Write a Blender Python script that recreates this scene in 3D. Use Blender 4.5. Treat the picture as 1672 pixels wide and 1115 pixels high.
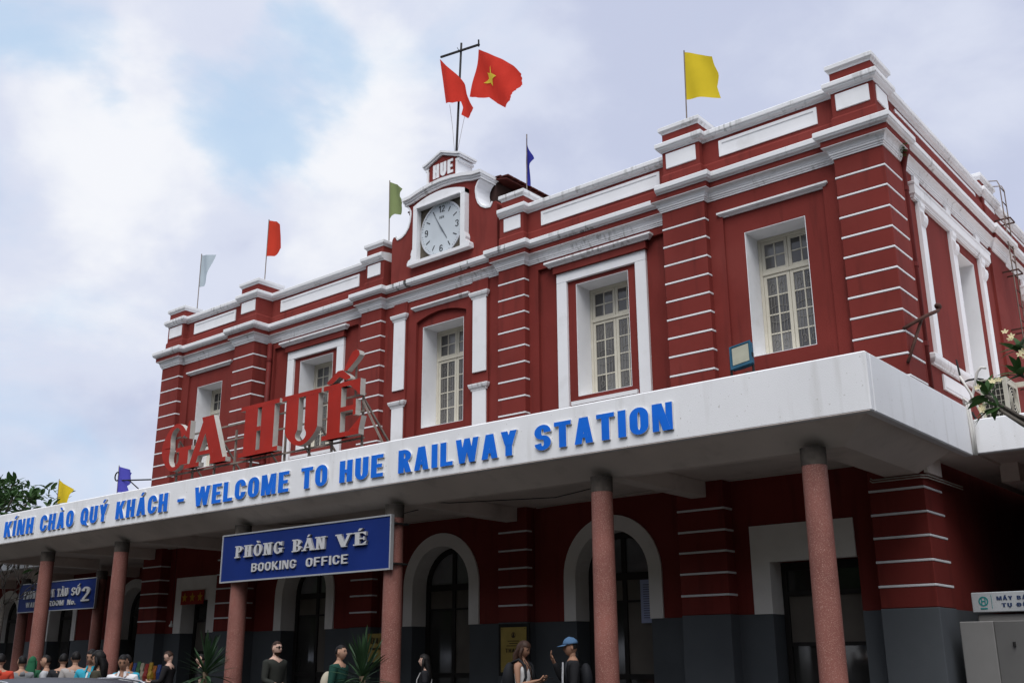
import bpy, bmesh, math, random, unicodedata
from mathutils import Vector, Matrix, noise
R = math.radians
rnd = random.Random(7)
scene = bpy.context.scene
for o in list(bpy.data.objects):
    bpy.data.objects.remove(o)

# ------------------------------------------------------------------ camera
camd = bpy.data.cameras.new('camera'); cam = bpy.data.objects.new('camera', camd)
scene.collection.objects.link(cam); scene.camera = cam
YAW, PITCH, ROLL = 0.69381, 0.29798, -0.0049
fw = Vector((-math.sin(YAW)*math.cos(PITCH), math.cos(YAW)*math.cos(PITCH), math.sin(PITCH)))
rt = Vector((math.cos(YAW), math.sin(YAW), 0)); up = rt.cross(fw)
c_, s_ = math.cos(ROLL), math.sin(ROLL)
rt2 = rt*c_ + up*s_; up2 = up*c_ - rt*s_
M = Matrix((rt2, up2, -fw)).transposed().to_4x4(); M.translation = Vector((0, -16.0, 1.6))
cam.matrix_world = M
camd.sensor_fit = 'HORIZONTAL'; camd.sensor_width = 36; camd.lens = 36*1685.3/1672
camd.clip_start = 0.1; camd.clip_end = 3000

# ------------------------------------------------------------------ sky
CLOUDS = [((-.787, .427, .445), 8, .13), ((-.655, .578, .487), 6, .09), ((-.697, .589, .409), 7, .08), ((-.853, .415, .317), 8, .05), ((-.22, .86, .45), 30, -.19), ((-.90, .39, .18), 11, -.14)]
GAPS = [((-.714, .502, .488), 5.5, .155), ((-.78, .339, .526), 5, .17), ((-.735, .53, .42), 5, .13)]
SUN_EL, SUN_AZ = 58.0, 150.0          # azimuth measured from +y towards +x
world = bpy.data.worlds.new('World'); scene.world = world; world.use_nodes = True
nt = world.node_tree; N = nt.nodes; L = nt.links; N.clear()
def nn(t, **k):
    n = N.new(t)
    for a, b in k.items():
        setattr(n, a, b)
    return n
out = nn('ShaderNodeOutputWorld'); bg = nn('ShaderNodeBackground'); bg.inputs['Strength'].default_value = 0.058
L.new(bg.outputs[0], out.inputs[0])
sky = nn('ShaderNodeTexSky', sky_type='NISHITA', sun_disc=False)
sky.sun_elevation = R(SUN_EL); sky.sun_rotation = R(SUN_AZ); sky.air_density = 1.0; sky.dust_density = 1.0
tc = nn('ShaderNodeTexCoord')
mp = nn('ShaderNodeMapping'); mp.inputs['Scale'].default_value = (1, 1, 1.5); mp.inputs['Location'].default_value = (4.1, 1.7, 0.35)
L.new(tc.outputs['Generated'], mp.inputs[0])
def nz(scale, detail, rough=.55, dist=0.0):
    n = nn('ShaderNodeTexNoise'); n.inputs['Scale'].default_value = scale; n.inputs['Detail'].default_value = detail
    n.inputs['Roughness'].default_value = rough; n.inputs['Distortion'].default_value = dist
    L.new(mp.outputs[0], n.inputs['Vector']); return n
def ramp(src, stops):
    r = nn('ShaderNodeValToRGB'); el = r.color_ramp.elements
    while len(el) < len(stops): el.new(0.5)
    for e, (p, c) in zip(el, stops):
        e.position = p; e.color = (*c, 1) if not isinstance(c, float) else (c, c, c, 1)
    r.color_ramp.interpolation = 'EASE'
    L.new(src, r.inputs[0]); return r
def mixc(f, a, b):
    m = nn('ShaderNodeMix', data_type='RGBA')
    if isinstance(f, float): m.inputs[0].default_value = f
    else: L.new(f, m.inputs[0])
    for i, v in ((6, a), (7, b)):
        if isinstance(v, tuple): m.inputs[i].default_value = (*v, 1)
        else: L.new(v, m.inputs[i])
    return m.outputs[2]
def math_(op, a, b):
    m = nn('ShaderNodeMath', operation=op)
    for i, v in enumerate((a, b)):
        if isinstance(v, (int, float)): m.inputs[i].default_value = v
        else: L.new(v, m.inputs[i])
    return m.outputs[0]
nrm = nn('ShaderNodeVectorMath', operation='NORMALIZE'); L.new(tc.outputs['Generated'], nrm.inputs[0])
wn = nz(4.5, 6, .55, .0); wsub = nn('ShaderNodeVectorMath', operation='SUBTRACT'); L.new(wn.outputs['Color'], wsub.inputs[0]); wsub.inputs[1].default_value = (.5, .5, .5)
wsc = nn('ShaderNodeVectorMath', operation='SCALE'); L.new(wsub.outputs[0], wsc.inputs[0]); wsc.inputs['Scale'].default_value = .26
wadd = nn('ShaderNodeVectorMath', operation='ADD'); L.new(nrm.outputs[0], wadd.inputs[0]); L.new(wsc.outputs[0], wadd.inputs[1])
warp = nn('ShaderNodeVectorMath', operation='NORMALIZE'); L.new(wadd.outputs[0], warp.inputs[0])
def bump_dir(d, rad, w):
    # soft bump of the cloud field about a direction of the sky
    v = nn('ShaderNodeVectorMath', operation='DOT_PRODUCT'); L.new(warp.outputs[0], v.inputs[0]); v.inputs[1].default_value = d
    r = nn('ShaderNodeMapRange', interpolation_type='SMOOTHSTEP'); r.inputs[1].default_value = math.cos(R(rad)); r.inputs[2].default_value = 1
    r.inputs[3].default_value = 0; r.inputs[4].default_value = w; L.new(v.outputs['Value'], r.inputs[0]); return r.outputs[0]
n_big = nz(2.3, 7, .52, .35); n_mid = nz(5.2, 9, .56, .25)
shade = math_('ADD', math_('MULTIPLY', n_big.outputs['Fac'], .62), math_('MULTIPLY', n_mid.outputs['Fac'], .38))
for d, rad, w in CLOUDS: shade = math_('ADD', shade, bump_dir(d, rad, w))
cloud = ramp(shade, [(0.32, (5.3, 5.75, 7.4)), (0.48, (6.7, 7.1, 8.4)), (0.64, (8.7, 8.85, 9.3))])
n_gap = nz(3.4, 8, .55, .4)
gapf = n_gap.outputs['Fac']
for d, rad, w in GAPS: gapf = math_('ADD', gapf, bump_dir(d, rad, -w))
gap = ramp(gapf, [(0.26, 0.72), (0.48, 0.0)])
blue = mixc(0.80, sky.outputs[0], (5.1, 7.2, 9.5))
L.new(mixc(gap.outputs[0], cloud.outputs[0], blue), bg.inputs['Color'])

sund = bpy.data.lights.new('sun', 'SUN'); sund.energy = 1.5; sund.angle = R(42); sund.color = (1, .98, .955)
sun = bpy.data.objects.new('sun', sund); scene.collection.objects.link(sun)
sd = Vector((math.sin(R(SUN_AZ))*math.cos(R(SUN_EL)), math.cos(R(SUN_AZ))*math.cos(R(SUN_EL)), math.sin(R(SUN_EL))))
sun.rotation_euler = sd.to_track_quat('Z', 'Y').to_euler(); sun.location = (0, -30, 40)
scene.view_settings.view_transform = 'Standard'; scene.view_settings.look = 'None'
scene.view_settings.exposure = 0.86; scene.view_settings.gamma = 1.0; scene.view_settings.use_curve_mapping = False

# ------------------------------------------------------------------ materials
MATS = {}
def mat(name, col, rough=.7, var=.12, scale=1.5, bump=0.0, bscale=40, metal=0.0, spec=.13, stain=0.0, stain_col=(.05, .048, .045), patch=None, speck=None, streak=False, trans=0.0):
    if name in MATS: return MATS[name]
    m = bpy.data.materials.new(name); m.use_nodes = True; t = m.node_tree; n = t.nodes; l = t.links
    p = n['Principled BSDF']; p.inputs['Roughness'].default_value = rough; p.inputs['Metallic'].default_value = metal
    p.inputs['Specular IOR Level'].default_value = spec
    g = n.new('ShaderNodeNewGeometry')
    def noise_(sc, det=5, vs=None):
        x = n.new('ShaderNodeTexNoise'); x.inputs['Scale'].default_value = sc; x.inputs['Detail'].default_value = det
        if vs:
            mm = n.new('ShaderNodeMapping'); mm.inputs['Scale'].default_value = vs
            l.new(g.outputs['Position'], mm.inputs[0]); l.new(mm.outputs[0], x.inputs['Vector'])
        else: l.new(g.outputs['Position'], x.inputs['Vector'])
        return x.outputs['Fac']
    def mx(f, a, b):
        k = n.new('ShaderNodeMix'); k.data_type = 'RGBA'
        if isinstance(f, float): k.inputs[0].default_value = f
        else: l.new(f, k.inputs[0])
        for i, v in ((6, a), (7, b)):
            if isinstance(v, tuple): k.inputs[i].default_value = (*v, 1)
            else: l.new(v, k.inputs[i])
        return k.outputs[2]
    def rmp(src, a, b, va=0.0, vb=1.0):
        k = n.new('ShaderNodeMapRange'); k.inputs[1].default_value = a; k.inputs[2].default_value = b
        k.inputs[3].default_value = va; k.inputs[4].default_value = vb; l.new(src, k.inputs[0]); return k.outputs[0]
    lo = tuple(max(0, c*(1-var)) for c in col); hi = tuple(min(1, c*(1+var)) for c in col)
    colr = mx(rmp(noise_(scale, 6), .3, .7), lo, hi)
    if speck:
        colr = mx(rmp(noise_(speck[1], 2), speck[2], speck[2]+.08), colr, speck[0])
    if patch: colr = mx(rmp(noise_(.55, 9), .52, .66, 0, .55), colr, patch)
    if stain:
        vs = (1, 1, .12) if streak else None
        if streak == 'drip':
            k = n.new('ShaderNodeMath'); k.operation = 'MULTIPLY'; l.new(rmp(noise_(11.0, 5, (1, 1, .10)), .52, .64, 0, stain), k.inputs[0]); l.new(rmp(noise_(1.1, 3), .50, .62), k.inputs[1])
            colr = mx(k.outputs[0], colr, stain_col)
        else: colr = mx(rmp(noise_(2.2 if not streak else 5.0, 8, vs), .56, .80, 0, stain), colr, stain_col)
    l.new(colr, p.inputs['Base Color'])
    if bump:
        b = n.new('ShaderNodeBump'); b.inputs['Strength'].default_value = bump; b.inputs['Distance'].default_value = .02
        l.new(noise_(bscale, 4), b.inputs['Height']); l.new(b.outputs[0], p.inputs['Normal'])
    if trans:
        tr = n.new('ShaderNodeBsdfTranslucent'); l.new(colr, tr.inputs[0])
        ms = n.new('ShaderNodeMixShader'); ms.inputs[0].default_value = trans
        l.new(p.outputs[0], ms.inputs[1]); l.new(tr.outputs[0], ms.inputs[2])
        l.new(ms.outputs[0], n['Material Output'].inputs[0])
    MATS[name] = m; return m
RED = mat('red paint', (.186, .031, .0255), .80, .15, .7, .12, 60, stain=.75, stain_col=(.090, .019, .016), streak=True, patch=(.225, .048, .040))
WHITE = mat('white paint', (.82, .825, .845), .7, .04, 1.4, .08, 60, stain=.30, stain_col=(.46, .45, .42))
CORN = mat('weathered white cornice', (.79, .795, .81), .75, .06, 1.4, .1, 50, stain=.55, stain_col=(.22, .21, .19), streak='drip')
DIRTY = mat('mould streaked white moulding', (.78, .785, .80), .75, .06, 2, .1, 50, stain=1.0, stain_col=(.045, .042, .038), streak='drip')
FASC = mat('roughcast white fascia', (.83, .835, .855), .85, .04, .8, .20, 80, stain=.45, stain_col=(.50, .49, .46), streak=True, speck=((.50, .49, .47), 26, .70))
SOFF = mat('soffit plaster', (.74, .66, .61), .85, .12, .7, .15, 30, stain=.5, stain_col=(.36, .32, .29))
GREY = mat('grey dado paint', (.098, .107, .118), .6, .10, 1.1, .06, 40, stain=.3, stain_col=(.058, .063, .070))
CREAM = mat('cream window paint', (.62, .585, .49), .55, .06, 3, stain=.25, stain_col=(.4, .36, .29))
GLASS = mat('dusty window glass', (.10, .096, .092), .08, .45, 1.0, spec=.6)
FANL = mat('fanlight glass reflection tint', (.17, .17, .18), .10, .5, .9, spec=.6)  # paler grey than the door glass, to paint in reflections
GLASSES = [mat('dusty window glass', (.10, .096, .092), .08, .45, 1.0, spec=.6), mat('grey window glass', (.14, .138, .135), .12, .4, 1.4, spec=.6), mat('dark window glass', (.055, .053, .052), .05, .4, 1.2, spec=.7)]
DGLASS = mat('dark door glass', (.040, .038, .036), .07, .5, .6, spec=.8)
DOORW = mat('dark door frame', (.030, .027, .026), .5, .2, 3)
IRON = mat('window grille paint', (.27, .26, .24), .5, .05)
BLUE = mat('blue letter paint', (.010, .155, .72), .5, .10, 2.5, stain=.3, stain_col=(.012, .12, .5))
LETSIDE = mat('faded letter side', (.70, .70, .70), .7, .08)
SIGNRED = mat('red sign face', (.36, .022, .013), .45, .12, 2.0, stain=.35, stain_col=(.25, .035, .03))
SIGNSIDE = mat('dirty metal return', (.55, .53, .49), .5, .12, 3, stain=.5, stain_col=(.28, .22, .16), metal=.1)
STEEL = mat('rusty frame steel', (.23, .19, .165), .6, .25, 6)
DARK = mat('black metal', (.025, .024, .024), .5, .1)
RUST = mat('rust brown iron', (.07, .032, .025), .7, .3, 8)
REDPIPE = mat('red painted pipe', (.13, .020, .018), .6, .12, 3)
BOARD = mat('blue sign board', (.012, .030, .165), .35, .12, 1.0)
SILVER = mat('silver letter', (.62, .62, .63), .4, .05, 3, metal=.2)
ALU = mat('aluminium edge', (.60, .61, .63), .35, .05, metal=.5)
GRAN = mat('pink terrazzo', (.245, .095, .077), .5, .25, 1.3, speck=((.42, .25, .21), 95, .57), spec=.3, stain=.5, stain_col=(.13, .06, .05), streak=True)
COLTOP = mat('dark column cap', (.085, .072, .062), .8, .3, 7)
ROOF = mat('grey roof felt', (.16, .155, .15), .9, .2, 1)
TILE = mat('dark red roof tile', (.085, .020, .016), .7, .3, 4)
TILEFLOOR = mat('veranda floor tile', (.045, .042, .038), .5, .15, 1.2)
ASPH = mat('asphalt', (.075, .073, .070), .9, .2, .8, .3, 60)
KERB = mat('kerb concrete', (.30, .29, .28), .85, .12, 2, .2, 40)

# ------------------------------------------------------------------ builders
def vec2(p): return Vector((p[0], p[1]))
class MB:
    def __init__(s): s.v = []; s.f = []; s.m = []
    def add(s, vs, fs, mi=0):
        b = len(s.v); s.v += [tuple(v) for v in vs]; s.f += [tuple(b+i for i in f) for f in fs]; s.m += [mi]*len(fs); return s
    def box(s, x0, x1, y0, y1, z0, z1, mi=0):
        x0, x1 = min(x0, x1), max(x0, x1); y0, y1 = min(y0, y1), max(y0, y1); z0, z1 = min(z0, z1), max(z0, z1)
        v = [(x, y, z) for z in (z0, z1) for y in (y0, y1) for x in (x0, x1)]
        return s.add(v, [(0, 2, 3, 1), (4, 5, 7, 6), (0, 1, 5, 4), (2, 6, 7, 3), (0, 4, 6, 2), (1, 3, 7, 5)], mi)
    def obox(s, a, b, w, h, mi=0):
        """bar from a to b with a rectangular section w x h"""
        a, b = Vector(a), Vector(b); d = (b-a).normalized()
        u = d.cross(Vector((0, 0, 1)));
        if u.length < 1e-4: u = Vector((1, 0, 0))
        u.normalize(); w_ = u.cross(d)
        v = [p + u*sx*w/2 + w_*sy*h/2 for p in (a, b) for sx, sy in ((-1, -1), (1, -1), (1, 1), (-1, 1))]
        return s.add(v, [(0, 1, 2, 3), (7, 6, 5, 4), (0, 4, 5, 1), (1, 5, 6, 2), (2, 6, 7, 3), (3, 7, 4, 0)], mi)
    def prism(s, poly, y0, y1, mi=0, side=None):
        """poly in (x, z), front face at y0, back at y1"""
        n = len(poly); ar = sum(poly[i][0]*poly[(i+1) % n][1]-poly[(i+1) % n][0]*poly[i][1] for i in range(n))
        if ar < 0: poly = poly[::-1]
        v = [(x, y0, z) for x, z in poly] + [(x, y1, z) for x, z in poly]
        sm = mi if side is None else side
        s.add(v, [tuple(range(n))], mi)
        b = len(s.v)-2*n
        s.f += [tuple(b+i for i in range(2*n-1, n-1, -1))]; s.m.append(sm)
        for i in range(n):
            j = (i+1) % n; s.f.append((b+j, b+i, b+n+i, b+n+j)); s.m.append(sm)
        return s
    def strip(s, Lp, Rp, y0, y1, mi=0, side=None, closed=False):
        """ribbon between two (x,z) polylines, extruded from y0 to y1"""
        n = len(Lp); sm = mi if side is None else side
        v = [(x, y0, z) for x, z in Lp]+[(x, y0, z) for x, z in Rp]+[(x, y1, z) for x, z in Lp]+[(x, y1, z) for x, z in Rp]
        f = []; ms = []
        for i in range(n if closed else n-1):
            j = (i+1) % n
            f += [(i, j, n+j, n+i), (2*n+j, 2*n+i, 3*n+i, 3*n+j), (j, i, 2*n+i, 2*n+j), (n+i, n+j, 3*n+j, 3*n+i)]; ms += [mi, sm, sm, sm]
        if not closed:
            f += [(0, n, 3*n, 2*n), (n-1, 3*n-1, 4*n-1, 2*n-1)]; ms += [sm, sm]
        b = len(s.v); s.v += v; s.f += [tuple(b+k for k in q) for q in f]; s.m += ms
        return s
    def sweep(s, prof, path, closed=False, mi=0):
        """closed profile (p outwards, z) along a plan path; outwards is to the right of travel"""
        n = len(path); k = len(prof); P = [vec2(p) for p in path]
        nor = []
        for i in range(n if closed else n-1):
            d = (P[(i+1) % n]-P[i]).normalized(); nor.append(Vector((d.y, -d.x)))
        vs = []
        for i in range(n):
            if closed: a, b = nor[i-1], nor[i]
            else: a, b = nor[max(0, i-1)], nor[min(n-2, i)]
            o = (a+b)/(1+a.dot(b)) if a.dot(b) > -.99 else a
            vs += [(P[i].x+o.x*p, P[i].y+o.y*p, z) for p, z in prof]
        fs = []
        for i in range(n if closed else n-1):
            j = (i+1) % n
            for q in range(k):
                r = (q+1) % k; fs.append((i*k+q, j*k+q, j*k+r, i*k+r))
        if not closed: fs += [tuple(range(k)), tuple((n-1)*k+q for q in range(k-1, -1, -1))]
        return s.add(vs, fs, mi)
    def tube(s, pts, r, seg=8, mi=0, r1=None):
        P = [Vector(p) for p in pts]; n = len(P); vs = []; u = None
        for i in range(n):
            d = (P[min(n-1, i+1)]-P[max(0, i-1)]).normalized()
            if u is None:
                u = d.cross(Vector((0, 0, 1)))
                if u.length < .05: u = d.cross(Vector((1, 0, 0)))
            u = (u-d*u.dot(d)).normalized(); w = d.cross(u)
            rr = r if r1 is None else r+(r1-r)*i/(n-1)
            vs += [P[i]+(u*math.cos(2*math.pi*k/seg)+w*math.sin(2*math.pi*k/seg))*rr for k in range(seg)]
        fs = [(i*seg+k, i*seg+(k+1) % seg, (i+1)*seg+(k+1) % seg, (i+1)*seg+k) for i in range(n-1) for k in range(seg)]
        fs += [tuple(range(seg-1, -1, -1)), tuple((n-1)*seg+k for k in range(seg))]
        return s.add(vs, fs, mi)
    def lathe(s, prof, cx, cy, seg=24, mi=0):
        k = len(prof); vs = [(cx+r*math.cos(2*math.pi*i/seg), cy+r*math.sin(2*math.pi*i/seg), z) for i in range(seg) for r, z in prof]
        fs = [(i*k+q, ((i+1) % seg)*k+q, ((i+1) % seg)*k+q+1, i*k+q+1) for i in range(seg) for q in range(k-1)]
        fs += [tuple(i*k for i in range(seg-1, -1, -1)), tuple(i*k+k-1 for i in range(seg))]
        return s.add(vs, fs, mi)
    def ell(s, c, r, seg=12, rings=8, mi=0, rot=None):
        vs = []
        for i in range(rings+1):
            a = math.pi*i/rings
            for k in range(seg):
                b = 2*math.pi*k/seg; p = Vector((r[0]*math.sin(a)*math.cos(b), r[1]*math.sin(a)*math.sin(b), r[2]*math.cos(a)))
                if rot is not None: p = rot @ p
                vs.append(Vector(c)+p)
        fs = [(i*seg+k, (i+1)*seg+k, (i+1)*seg+(k+1) % seg, i*seg+(k+1) % seg) for i in range(rings) for k in range(seg)]
        return s.add(vs, fs, mi)
    def build(s, name, mats, parent=None, smooth=False, bevel=0.0, label=None):
        xs = list(zip(*s.v)); c = Vector([(min(a)+max(a))/2 for a in xs])
        me = bpy.data.meshes.new(name); me.from_pydata([tuple(Vector(v)-c) for v in s.v], [], s.f)
        if not isinstance(mats, (list, tuple)): mats = [mats]
        for m in mats: me.materials.append(m)
        me.polygons.foreach_set('material_index', s.m)
        bm = bmesh.new(); bm.from_mesh(me); bmesh.ops.remove_doubles(bm, verts=bm.verts, dist=1e-6) if smooth else None
        bmesh.ops.recalc_face_normals(bm, faces=bm.faces); bm.to_mesh(me); bm.free()
        if smooth: me.polygons.foreach_set('use_smooth', [True]*len(me.polygons))
        return link(name, me, parent, c, bevel, label)
def wloc(o):
    p = Vector(o.location)
    while o.parent: o = o.parent; p += Vector(o.location)
    return p
def link(name, me, parent, c, bevel=0, label=None):
    o = bpy.data.objects.new(name, me); scene.collection.objects.link(o)
    if parent is not None: o.parent = parent; o.location = Vector(c)-wloc(parent)
    else: o.location = c
    if bevel:
        b = o.modifiers.new('bevel', 'BEVEL'); b.width = bevel; b.segments = 1; b.limit_method = 'ANGLE'; b.angle_limit = R(50)
    if label: o['label'] = label
    return o
def inst(src, parent, loc, name=None, rot=None, scale=None):
    o = bpy.data.objects.new(name or src.name.split('.')[0], src.data); scene.collection.objects.link(o)
    o.parent = parent; o.location = Vector(loc)-(wloc(parent) if parent else Vector((0, 0, 0)))
    if rot is not None: o.rotation_euler = rot
    if scale is not None: o.scale = scale
    return o
def tag(o, label, cat, group=None):
    o['label'] = label; o['category'] = cat
    if group: o['group'] = group
    return o
def thing(name, loc, label, cat, group=None, rotz=0):
    o = bpy.data.objects.new(name, None); scene.collection.objects.link(o); o.location = loc; o.empty_display_size = .3
    o.rotation_euler = (0, 0, rotz)
    return tag(o, label, cat, group)
def sub(name, parent, loc):
    o = bpy.data.objects.new(name, None); scene.collection.objects.link(o); o.parent = parent; o.location = Vector(loc)-wloc(parent); return o
def structure(o): o['kind'] = 'structure'; return o
def stuff(o): o['kind'] = 'stuff'; return o

# ------------------------------------------------------------------ lettering (drawn glyphs)
def arc(cx, cz, rx, rz, a0, a1, n=14):
    return [(cx+rx*math.cos(R(a0+(a1-a0)*i/n)), cz+rz*math.sin(R(a0+(a1-a0)*i/n))) for i in range(n+1)]
def ribbon(pts, sv, sh, closed=False):
    n = len(pts); A = []; B = []
    for i in range(n):
        if closed: a, b = pts[i-1], pts[(i+1) % n]
        else: a, b = pts[max(0, i-1)], pts[min(n-1, i+1)]
        d = Vector((b[0]-a[0], b[1]-a[1])); d.normalize(); nx, nz_ = d.y, -d.x
        h = .5/math.sqrt((nx/sv)**2+(nz_/sh)**2)
        A.append((pts[i][0]-nx*h, pts[i][1]-nz_*h)); B.append((pts[i][0]+nx*h, pts[i][1]+nz_*h))
    return ('S', A, B, closed)
def rect(x0, x1, z0, z1): return ('P', [(x0, z0), (x1, z0), (x1, z1), (x0, z1)])
def diag(xa, za, xb, zb, w):           # slanted stem with level ends
    return ('P', [(xa-w/2, za), (xa+w/2, za), (xb+w/2, zb), (xb-w/2, zb)])
def glyph(ch, v=.2, h=.15, W=.52, serif=False):
    """returns width and primitives in a unit-height box"""
    P = []; w = W; rz = .26
    sl = (lambda cx, z, ww, top: P.append(rect(cx-ww/2, cx+ww/2, z-h if top else z, z if top else z+h))) if serif else (lambda *a: None)
    def stem(x): P.append(rect(x, x+v, 0, 1)); sl(x+v/2, 0, v*1.75, False); sl(x+v/2, 1, v*1.75, True)
    hv = v/2; hh = h/2
    def bowl(z0, z1, x0, x1):
        r = (z1-z0-h)/2; cz = (z0+z1)/2; rx = min(r*1.0, (x1-x0)*.62)
        return [(x0, z1-hh)]+arc(x1-hv-rx, cz, rx, r, 90, -90)+[(x0, z0+hh)]
    if ch == ' ': return .3, []
    if ch == '-': return .36, [rect(.04, .32, .40, .40+h)]
    if ch == '.': return v, [rect(0, v, 0, v)]
    if ch in 'I1':
        if ch == 'I': stem(v*.35 if serif else 0); return (v*1.7 if serif else v), P
        return .36, [rect(.36-v, .36, 0, 1), ('P', [(0, .72), (.36-v, .86), (.36-v, 1), (.30-v, 1), (0, .86)])]
    if ch == 'H': w = w*(1.2 if serif else 1); m = v*.38 if serif else 0; stem(m); stem(w-v-m); P.append(rect(m+v, w-v-m, .5-hh, .5+hh)); return w, P
    if ch == 'L': stem(v*.35 if serif else 0); P.append(rect(v, w*.88, 0, h)); (P.append(('P', [(w*.88-.02, 0), (w*.88+.03, .30), (w*.88-h*.7, h)])) if serif else 0); return w*.88, P
    if ch in 'EF':
        m = v*.35 if serif else 0; stem(m); w = w*(1.08 if serif else .9)
        for z, k in ((1-h, 1), (.5-hh, .9)) + (((0, 1),) if ch == 'E' else ()): P.append(rect(m+v, w*k, z, z+h))
        if serif:
            P.append(('P', [(w-v*.75, 1-h), (w, .70), (w, 1-h)])); P.append(rect(w*.9-h*.7, w*.9-h*.02, .36, .64))
            if ch == 'E': P.append(('P', [(w-v*.75, h), (w, h), (w+.05, .32)]))
        return w, P
    if ch == 'T': P.append(rect(w/2-hv, w/2+hv, 0, 1-h)); P.append(rect(0, w, 1-h, 1)); sl(w/2, 0, v*1.75, False); (P.extend([rect(0, h*.8, .72, 1-h), rect(w-h*.8, w, .72, 1-h)]) if serif else 0); return w, P
    if ch == 'N':
        m = v*.36 if serif else 0; w = w*(1.25 if serif else 1.04); t = v*.72 if serif else v*.8
        P.append(rect(m, m+t, 0, 1)); P.append(rect(w-m-t, w-m, 0, 1)); P.append(('P', [(m+t*.3, 1), (m+t*1.5, 1), (w-m-t*.3, 0), (w-m-t*1.5, 0)]))
        if serif: sl(m+t/2, 0, v*1.5, False); sl(m+t*.3, 1, v*1.3, True); sl(w-m-t/2, 1, v*1.5, True)
        return w, P
    if ch == 'M':
        w = w*1.28; m = v*.3 if serif else 0
        P.append(rect(m, m+v*.85, 0, 1)); P.append(rect(w-v*.85-m, w-m, 0, 1)); P.append(('P', [(m+v*.3, 1), (m+v*1.1, 1), (w/2+v*.4, 0), (w/2-v*.4, 0)])); P.append(('P', [(w-m-v*1.1, 1), (w-m-v*.3, 1), (w/2+v*.4, 0), (w/2-v*.4, 0)])); return w, P
    if ch == 'W':
        w = w*1.55; k = v*.88
        for a, b in ((k/2, w*.28), (w*.5, w*.28), (w*.5, w*.72), (w-k/2, w*.72)): P.append(diag(b, 0, a, 1, k))
        return w, P
    if ch in 'AV':
        w = w*(1.28 if serif else 1.06); zt = (0, 1) if ch == 'A' else (1, 0); th, tn = (v*1.1, v*.62) if serif else (v*.95, v*.95)
        m = v*.4 if serif else v*.475
        tl, tr_ = (tn, th) if ch == 'A' else (th, tn)
        P.append(diag(m, zt[0], w/2-(v*.12 if not serif else 0), zt[1], tl)); P.append(diag(w-m, zt[0], w/2+(v*.12 if not serif else 0), zt[1], tr_))
        if ch == 'A': P.append(rect(w*.28, w*.72, .22, .22+h*.95))
        if serif:
            e = ch == 'V'
            sl(m, 1 if e else 0, v*1.45, e); sl(w-m, 1 if e else 0, v*1.45, e)
        return w, P
    if ch == 'K':
        w = w*1.05; stem(0); P.append(diag(v*.9, .36, w-v*.5, 1, v*.95)); P.append(diag(w-v*.48, 0, v*1.15, .62, v)); return w, P
    if ch == 'Y':
        w = w*1.02; P.append(rect(w/2-hv, w/2+hv, 0, .44)); P.append(diag(w/2-v*.05, .42, v*.5, 1, v)); P.append(diag(w/2+v*.05, .42, w-v*.5, 1, v)); return w, P
    if ch in 'OQCG0':
        w = w*(1.18 if serif else 1); a = (w-v)/2; r = (1-h)/2 if serif else rz; cx = w/2; zt, zb = 1-hh-r, hh+r
        if ch in 'OQ0':
            P.append(ribbon(arc(cx, zt, a, r, 0, 180)+arc(cx, zb, a, r, 180, 360)[1 if serif else 0:-1 if serif else None], v, h, True))
            if ch == 'Q': P.append(diag(w-v*.3, -.07, w*.55, .26, v*.75))
        else:
            P.append(ribbon([(w-hv, .64)]*(0 if serif else 1)+arc(cx, zt, a, r, 28 if serif else 0, 180)+arc(cx, zb, a, r, 180, 332 if serif else 360)+[(w-hv, .36)]*(0 if serif else 1), v, h))
            if ch == 'G':
                P.append(rect(w-v, w, .10 if serif else .3, .47)); P.append(rect(w*.55, w-v, .47-h, .47)) if not serif else P.append(rect(w*.55, w+v*.3, .47-h, .47))
            if serif: P.append(('P', [(w-v*.55, .70), (w, .62), (w, 1), (w-h*.6, 1)]))
        return w, P
    if ch == 'U':
        m = v*.36 if serif else 0; w = w*(1.22 if serif else 1); t = v*.7 if serif else v; r = .26; a = (w-2*m-v/2-t/2)/2
        P.append(ribbon([(m+hv, 1), (m+hv, .6), (m+hv, hh+r)]+arc(m+hv+a, hh+r, a, r, 180, 360)[1:]+[(w-m-t/2, .6), (w-m-t/2, 1)], v, h))
        sl(m+hv, 1, v*1.75, True); sl(w-m-t/2, 1, v*1.45, True); return w, P
    if ch in 'BPRD\u0110':
        m = v*.35 if serif else 0; stem(m); w = w*(1.12 if serif else 1)
        if ch in 'D\u0110':
            P.append(ribbon(bowl(0, 1, m+v*.9, w), v, h))
            if ch == '\u0110': P.append(rect(m-v*.5, m+v*1.6, .5-hh, .5+hh))
        else: P.append(ribbon(bowl(.44, 1, m+v*.9, w*.96), v, h))
        if ch == 'B': P.append(ribbon(bowl(0, .44+h, m+v*.9, w), v, h))
        if ch == 'R': P.append(diag(w-hv, 0, w*.52, .47, v*.98))
        return w, P
    if ch in 'S':
        a = (w-v)/2; r = (1-h)/4; cx = w/2; zt, zb = 1-hh-r, hh+r
        P.append(ribbon(arc(cx, zt, a, r, -5, 270, 22)[:-1]+arc(cx, zb, a, r, 90, -175, 22), v, h)); return w, P
    if ch == '2':
        a = (w-v)/2; r = .26; P.append(ribbon(arc(w/2, 1-hh-r, a, r, 175, -35, 18)+[(hv+.02, h)], v, h)); P.append(rect(0, w, 0, h)); return w, P
    if ch == '3':
        a = (w-v)/2; r = (1-h)/4; P.append(ribbon(arc(w/2, 1-hh-r, a, r, 170, -90, 18), v, h)); P.append(ribbon(arc(w/2, hh+r, a, r, 90, -170, 18), v, h)); return w, P
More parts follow.
